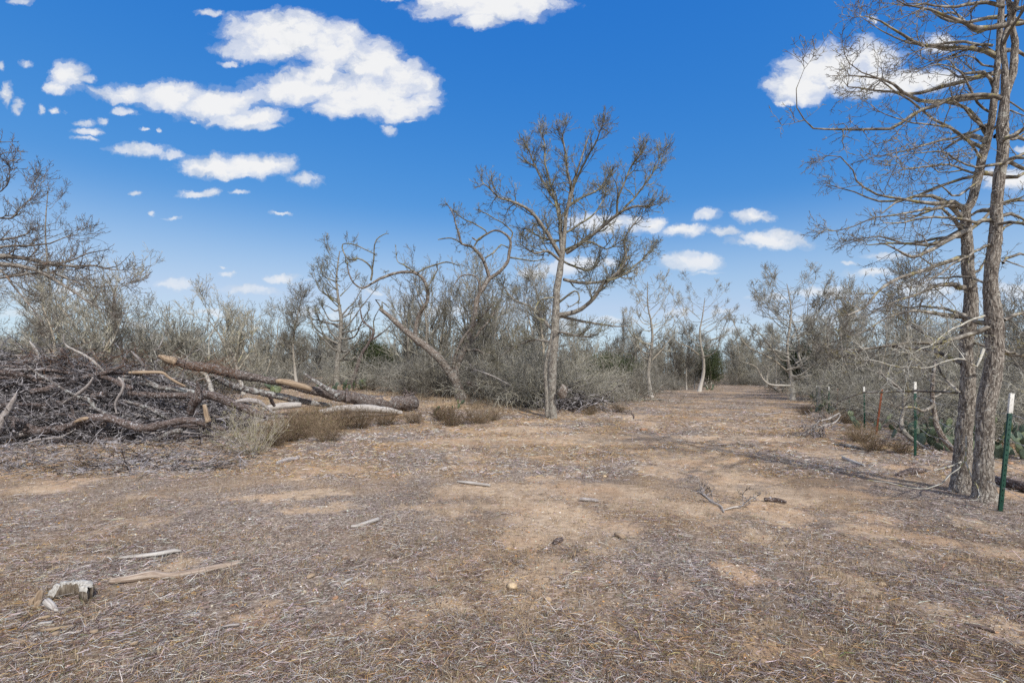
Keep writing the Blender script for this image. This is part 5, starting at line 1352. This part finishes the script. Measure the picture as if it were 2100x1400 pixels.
# ------------------------------------------------------------------ the cut stump, lower left
def stump():
    b_ = ground_at(135, 1235); root = empty('tree_stump', b_, 'low rotten stump with a pale grey broken rim in the left foreground', 'stump')
    ns = 64
    a = np.radians(np.linspace(-8, 172, ns)); kk = np.arange(ns)
    wob = .012 * (fbm(kk * .35, kk * 0, o=3, seed=71) - .5) * 2 + .004 * np.sign(np.sin(kk * 1.9))
    ro = .128 + wob; ri = .072 + .014 * (fbm(kk * .4, kk * 0 + 5, o=2, seed=72) - .5) * 2
    top = .098 + .010 * (fbm(kk * .3, kk * 0 + 9, o=2, seed=73) - .5) * 2 - .07 * sstep(.86, 1., kk / ns) - .02 * (kk % 13 == 0)
    prof = [(0, -.03, 0), (0, .05, 0), (0, .105, 0), (0, 1, -.006), (.12, 1, 0), (.5, 1, .003), (.9, 1, 0), (1, 1, -.006), (1, .03, 0)]
    V = []; npf = len(prof)
    for (f_, z_, dz_) in prof:
        r_ = ro + (ri - ro) * f_; zz = (top + dz_) if z_ == 1 else np.minimum(z_, top - .004) + 0 * top
        V.append(np.stack([r_ * np.cos(a) * 1.15, r_ * np.sin(a) * .9, zz + (.0025 * nr.random(ns) if z_ == 1 else 0)], -1))
    V = np.stack(V, 1).reshape(-1, 3)
    i_ = np.arange(ns - 1)[:, None]; j_ = np.arange(npf)[None]; j2_ = (j_ + 1) % npf
    Q = np.stack([i_ * npf + j_, i_ * npf + j2_, (i_ + 1) * npf + j2_, (i_ + 1) * npf + j_], -1).reshape(-1, 4)
    sizes = [4] * len(Q) + [npf, npf]; loops = list(Q.ravel()) + list(range(npf))[::-1] + [(ns - 1) * npf + q for q in range(npf)]
    V3 = V.reshape(ns, npf, 3); C3 = V3[:, 3:8].copy(); C3[:, :, 2] += .0025; C3 = np.concatenate([C3, C3[:, ::-1] - np.array([0, 0, .002])], 1)
    n2 = 10; jj = np.arange(n2)[None]; QC = np.stack([i_ * n2 + jj, i_ * n2 + (jj + 1) % n2, (i_ + 1) * n2 + (jj + 1) % n2, (i_ + 1) * n2 + jj], -1).reshape(-1, 4)
    quads_obj('cut_face', C3.reshape(-1, 3), QC, M['cut'], root, smooth=False)
    mesh_obj('rim', V, np.array(sizes), np.array(loops), M['rim'], root, smooth=False)
    for (x_, y_, h_, w_) in ((-.16, -.02, .085, .022), (-.185, -.045, .05, .014), (-.13, -.06, .04, .018)):
        tubes('stave', [cap_ends(*catmull([Vector((x_, y_, -.02)), Vector((x_ + .005, y_, h_ * .6)), Vector((x_ + .012, y_ + .01, h_))], [w_, w_ * .9, w_ * .6], .012))], M['wood'], root, rough=.3, rscale=.02, sides=10)
    if False: tubes('heartwood', [cap_ends(*catmull([Vector((-.10, -.03, -.03)), Vector((-.105, -.035, .05)), Vector((-.10, -.03, .10))], [.05, .045, .03], .02))], M['wood'], root, rough=.3, rscale=.03, sides=14)
    tubes('fallen_splinter', [cap_ends(*catmull([Vector((-.03, -.10, .055)), Vector((.02, -.12, .04)), Vector((.08, -.14, .012))], [.022, .02, .006], .02), True)], M['wood_grey'], root, rough=.2, rscale=.03, sides=12)
m, t, b = new_mat('weathered stump wood', .95, .1)
v = t.n('ShaderNodeTexCoord').outputs['Object']
t.link(t.ramp(t.noise(t.vmath('MULTIPLY', v, (1, 1, .15)), 110, 4, .7), [(.3, (.05, .038, .028)), (.5, (.17, .14, .11)), (.7, (.34, .31, .27))]), b.inputs['Base Color']); M['rim'] = m
M['cut'] = bark_mat('bleached cut wood', (.20, .18, .16), (.38, .365, .34), (.54, .53, .50), None, .5, 1.5, .3, attr=False)
stump()
def chip(px, py, L, w, rz, mat, label):
    p = ground_at(px, py); L = L / F * p.y; w = w / F * p.y
    a = [(-.5, 0), (-.3, .5), (.15, .6), (.5, .15), (.35, -.45), (-.2, -.5)]
    V = [(x_ * L, y_ * w, .004 + rnd.uniform(0, .006)) for x_, y_ in a] + [(x_ * L * .9, y_ * w * .9, .018 + rnd.uniform(0, .008)) for x_, y_ in a]
    sizes = [4] * 6 + [6, 6]; loops = []
    for i in range(6): loops += [i, (i + 1) % 6, 6 + (i + 1) % 6, 6 + i]
    loops += [6, 7, 8, 9, 10, 11] + [5, 4, 3, 2, 1, 0]
    o = mesh_obj('wood_chip', np.array(V), np.array(sizes), np.array(loops), M[mat], smooth=False)
    o.location = (p.x, p.y, p.z); o.rotation_euler = (rnd.uniform(-.15, .15), rnd.uniform(-.15, .15), rz)
    tag(o, label, 'wood chip', 'wood chips around the stump')
for c_ in [(88, 1270, 30, 16, .1, 'wood', 'broad tan wood chip just below the stump'), (193, 1298, 20, 12, -.2, 'wood', 'bright tan chip right below the stump'), (73, 1308, 20, 16, .8, 'wood_grey', 'pale chip left of the bright tan one'),
           (40, 1320, 28, 18, .3, 'wood', 'brownish chip near the left edge'), (120, 1292, 60, 8, .55, 'wood', 'long split sliver sloping below the stump'), (395, 1265, 40, 14, .2, 'wood_grey', 'flat pale bark chip below the longest stick'),
           (275, 1323, 18, 9, .4, 'wood', 'small chip beside the short dark stick'), (115, 1303, 12, 20, .2, 'wood', 'narrow upright chip beside the long sliver'), (92, 1282, 26, 7, .7, 'wood_grey', 'thin grey splinter against the stump'), (70, 1326, 24, 8, 0, 'wood', 'flat buff chip under the brownish one')]:
    chip(*c_)
tufts('stump_grass', 'flattened straw around the stump', 26, 1215, 1290, (.03, .10), 7, DRY, [2, 2, 3, 1, .1], region=(90, 230), spread=.05)
print('props', time.time() - T0)

# ------------------------------------------------------------------ sky, clouds, sun
world = bpy.data.worlds.new('World'); scene.world = world; world.use_nodes = True
SUN_EL, SUN_AZ = math.radians(43), math.radians(155)   # azimuth clockwise from +Y: behind the camera, to its right
t = NT(world.node_tree); wn = world.node_tree.nodes; wn.clear()
outw = t.n('ShaderNodeOutputWorld'); bg = t.n('ShaderNodeBackground', ins={'Strength': .11})
sky = t.n('ShaderNodeTexSky', sky_type='NISHITA'); sky.sun_disc = False; sky.sun_elevation = SUN_EL; sky.sun_rotation = SUN_AZ
sky.altitude = 100; sky.air_density = 1.0; sky.dust_density = .35; sky.ozone_density = 2.2
sp = t.n('ShaderNodeSeparateColor', ins={0: sky.outputs[0]})
gg_ = t.math('MULTIPLY', t.math('POWER', sp.outputs[1], .78), .94)
skyc = t.n('ShaderNodeCombineColor', ins={0: t.math('MINIMUM', t.math('MULTIPLY', t.math('POWER', sp.outputs[0], 1.85), .235), t.math('MULTIPLY', gg_, .74)), 1: gg_, 2: t.math('MULTIPLY', t.math('POWER', sp.outputs[2], .285), 3.12)}).outputs[0]
geo = t.n('ShaderNodeTexCoord').outputs['Generated']
sx = t.n('ShaderNodeSeparateXYZ', ins={0: geo})
skyc = t.mix(t.ramp(sx.outputs[2], [(0., .95), (.05, .75), (.13, .42), (.33, 0.)], 'EASE'), skyc, (4.3, 5.4, 6.1))
yy = t.math('MAXIMUM', sx.outputs[1], .05)
u = t.math('DIVIDE', sx.outputs[0], yy); v = t.math('DIVIDE', sx.outputs[2], yy)
uv = t.n('ShaderNodeCombineXYZ', ins={0: u, 1: v}).outputs[0]
warp = t.noise(uv, 7, 6, .62, out=1)
uvw = t.vmath('ADD', uv, t.vmath('MULTIPLY', t.vmath('SUBTRACT', warp, (.5, .5, .5)), (.085, .055, 0)))
warp2 = t.noise(uv, 34, 4, .6, out=1)
uvw = t.vmath('ADD', uvw, t.vmath('MULTIPLY', t.vmath('SUBTRACT', warp2, (.5, .5, .5)), (.032, .022, 0)))
CL = [(580,72,120,48),(540,100,95,26),(680,95,80,48),(760,125,65,50),(830,165,62,42),(870,200,40,22),(640,150,60,26),(620,182,130,34),(740,190,120,46),(810,215,85,34),(700,215,70,26),(805,262,20,17),(850,245,24,7),
 (250,192,60,20),(350,195,80,30),(440,208,95,34),(510,238,78,22),(540,258,50,10),(150,158,40,32),(120,182,38,14),(185,165,30,12),
 (1000,8,160,36),(900,-6,60,22),(1080,4,75,30),(990,45,55,20),(790,-4,44,10),
 (285,304,80,15),(350,312,40,12),(480,338,110,26),(545,342,60,25),(490,358,50,12),(628,371,42,13),(400,396,60,9),(430,393,26,12),(485,393,26,7),(345,438,25,6),(303,433,8,9),(570,434,32,6),
 (178,268,40,10),(170,250,28,9),(210,246,16,10),(175,283,34,7),(255,225,30,11),(8,190,18,30),(38,215,18,20),(90,225,10,14),(118,228,16,10),(55,132,26,10),(0,135,14,14),(425,28,34,10),(42,4,34,9),(400,244,18,7),(465,130,26,8),(275,395,16,7),(292,262,10,5),(325,262,8,6),
 (1700,142,105,50),(1640,180,66,32),(1780,122,72,42),(1650,205,40,18),(1810,170,110,26),(1925,88,38,22),(1900,165,70,26),(1760,190,60,20),(1795,40,20,10),(1612,212,22,8),
 (1250,455,90,22),(1340,457,32,17),(1450,447,40,14),(1540,446,44,15),(1400,472,60,16),(1490,481,44,12),(1590,492,82,20),(1530,500,52,10),(1420,538,60,22),(1412,522,30,12),(1440,560,42,8),(1160,545,72,20),(1250,535,30,12),(1100,560,40,12),
 (580,566,58,11),(620,575,40,5),(510,592,70,12),(360,580,52,14),(455,565,24,8),(450,550,14,4),(620,636,34,13),(700,645,44,10),(290,665,50,10),(1830,524,60,12),(1740,538,26,8),(1680,600,90,15),(1580,612,60,9),(1780,560,70,14),(1900,585,80,20),(2075,370,60,24),(2090,305,20,10),(2080,590,60,16),
 (1380,640,60,8),(1480,640,34,9),(1500,676,40,9),(1520,707,40,8),(1260,660,60,9),(1170,665,50,12),(900,640,90,12),(760,600,40,8),(140,600,80,10),(60,640,90,12),(430,640,60,8),(1700,660,90,12),(1900,680,90,12),
 (-250,100,180,50),(-300,420,160,30),(2400,120,190,60),(2450,420,150,30),(-500,300,160,40),(2700,260,170,50)]
acc = None
for (px, py, rx, ry) in CL:
    cu, cv = (px - CX) / F, (HZ - py) / F
    dvec = t.vmath('MULTIPLY', t.vmath('SUBTRACT', uvw, (cu, cv, 0)), (F / rx, F / ry, 0))
    ln = t.vmath('DOT_PRODUCT', dvec, dvec)
    f = t.math('MULTIPLY_ADD', ln, -1.25, min(1.85, .88 + min(rx * .55, ry) / 26))
    acc = f if acc is None else t.math('SMOOTH_MAX' if False else 'MAXIMUM', acc, f)
billow = t.noise(t.vmath('MULTIPLY', uvw, (.8, 1.25, 1)), 22, 9, .62)
field = t.math('ADD', acc, t.math('MULTIPLY', t.math('SUBTRACT', billow, .5), 3.1))
alpha = t.ramp(t.math('MULTIPLY', field, .4), [(.0, 0.), (.18, .16), (.42, .68), (.70, 1.)], 'EASE')
front = t.math('GREATER_THAN', sx.outputs[1], .06)
alpha = t.math('MULTIPLY', alpha, front)
thick = t.ramp(t.math('ADD', t.math('MULTIPLY', t.math('SUBTRACT', t.noise(uv, 12, 5, .6), .5), 1.5), t.math('MULTIPLY', field, .3)), [(.05, (4.7, 4.95, 5.3)), (.36, (6.0, 6.05, 6.15))])
# distant clouds sink into paler air near the horizon
low = t.ramp(v, [(.03, .45), (.3, 1.)])
alpha = t.math('MULTIPLY', alpha, low)
c = t.mix(alpha, skyc, thick)
# unseen broken cloud added overhead and behind the camera to soften the ambient light
fill_cloud = t.ramp(t.noise(geo, 2.6, 5, .6), [(.36, 0.), (.56, 1.)])
away = t.math('MAXIMUM', t.ramp(t.math('MULTIPLY_ADD', sx.outputs[1], -1., .5), [(.25, 0.), (.6, 1.)]), t.ramp(sx.outputs[2], [(.72, 0.), (.85, 1.)]))
c = t.mix(t.math('MULTIPLY', t.math('MULTIPLY', fill_cloud, away), t.math('GREATER_THAN', sx.outputs[2], 0.)), c, (6.3, 6.2, 6.2))
CLOUDGAIN = 1.0
t.link(c, bg.inputs['Color']); t.link(bg.outputs[0], outw.inputs[0])
world.cycles.sampling_method = 'MANUAL'; world.cycles.sample_map_resolution = 512

sl = bpy.data.lights.new('Sun', 'SUN'); sl.energy = 2.8; sl.angle = math.radians(1.5); sl.color = (1, .94, .86)
so = bpy.data.objects.new('sun', sl); col.objects.link(so)
sd = Vector((math.sin(SUN_AZ) * math.cos(SUN_EL), math.cos(SUN_AZ) * math.cos(SUN_EL), math.sin(SUN_EL)))
so.rotation_euler = sd.to_track_quat('Z', 'Y').to_euler(); so.location = sd * 50

# ------------------------------------------------------------------ camera
cam = bpy.data.cameras.new('camera'); co = bpy.data.objects.new('camera', cam); col.objects.link(co)
cam.sensor_width = 36; cam.lens = 36 * F / 2100; cam.clip_start = .05; cam.clip_end = 4000
cam.shift_y = (HZ - 700) / 2100
co.location = (0, 0, CAMH); co.rotation_euler = (math.pi / 2, 0, 0)
scene.camera = co
scene.view_settings.view_transform = 'Standard'; scene.view_settings.look = 'None'; scene.view_settings.exposure = 0.42; scene.view_settings.gamma = 1
scene.cycles.max_bounces = 5; scene.cycles.diffuse_bounces = 3; scene.cycles.glossy_bounces = 2
scene.cycles.use_denoising = False; scene.cycles.sample_clamp_indirect = 2.; scene.cycles.sample_clamp_direct = 6.
print('done', time.time() - T0, 'objects', len(bpy.data.objects), 'polys', sum(len(m.polygons) for m in bpy.data.meshes))
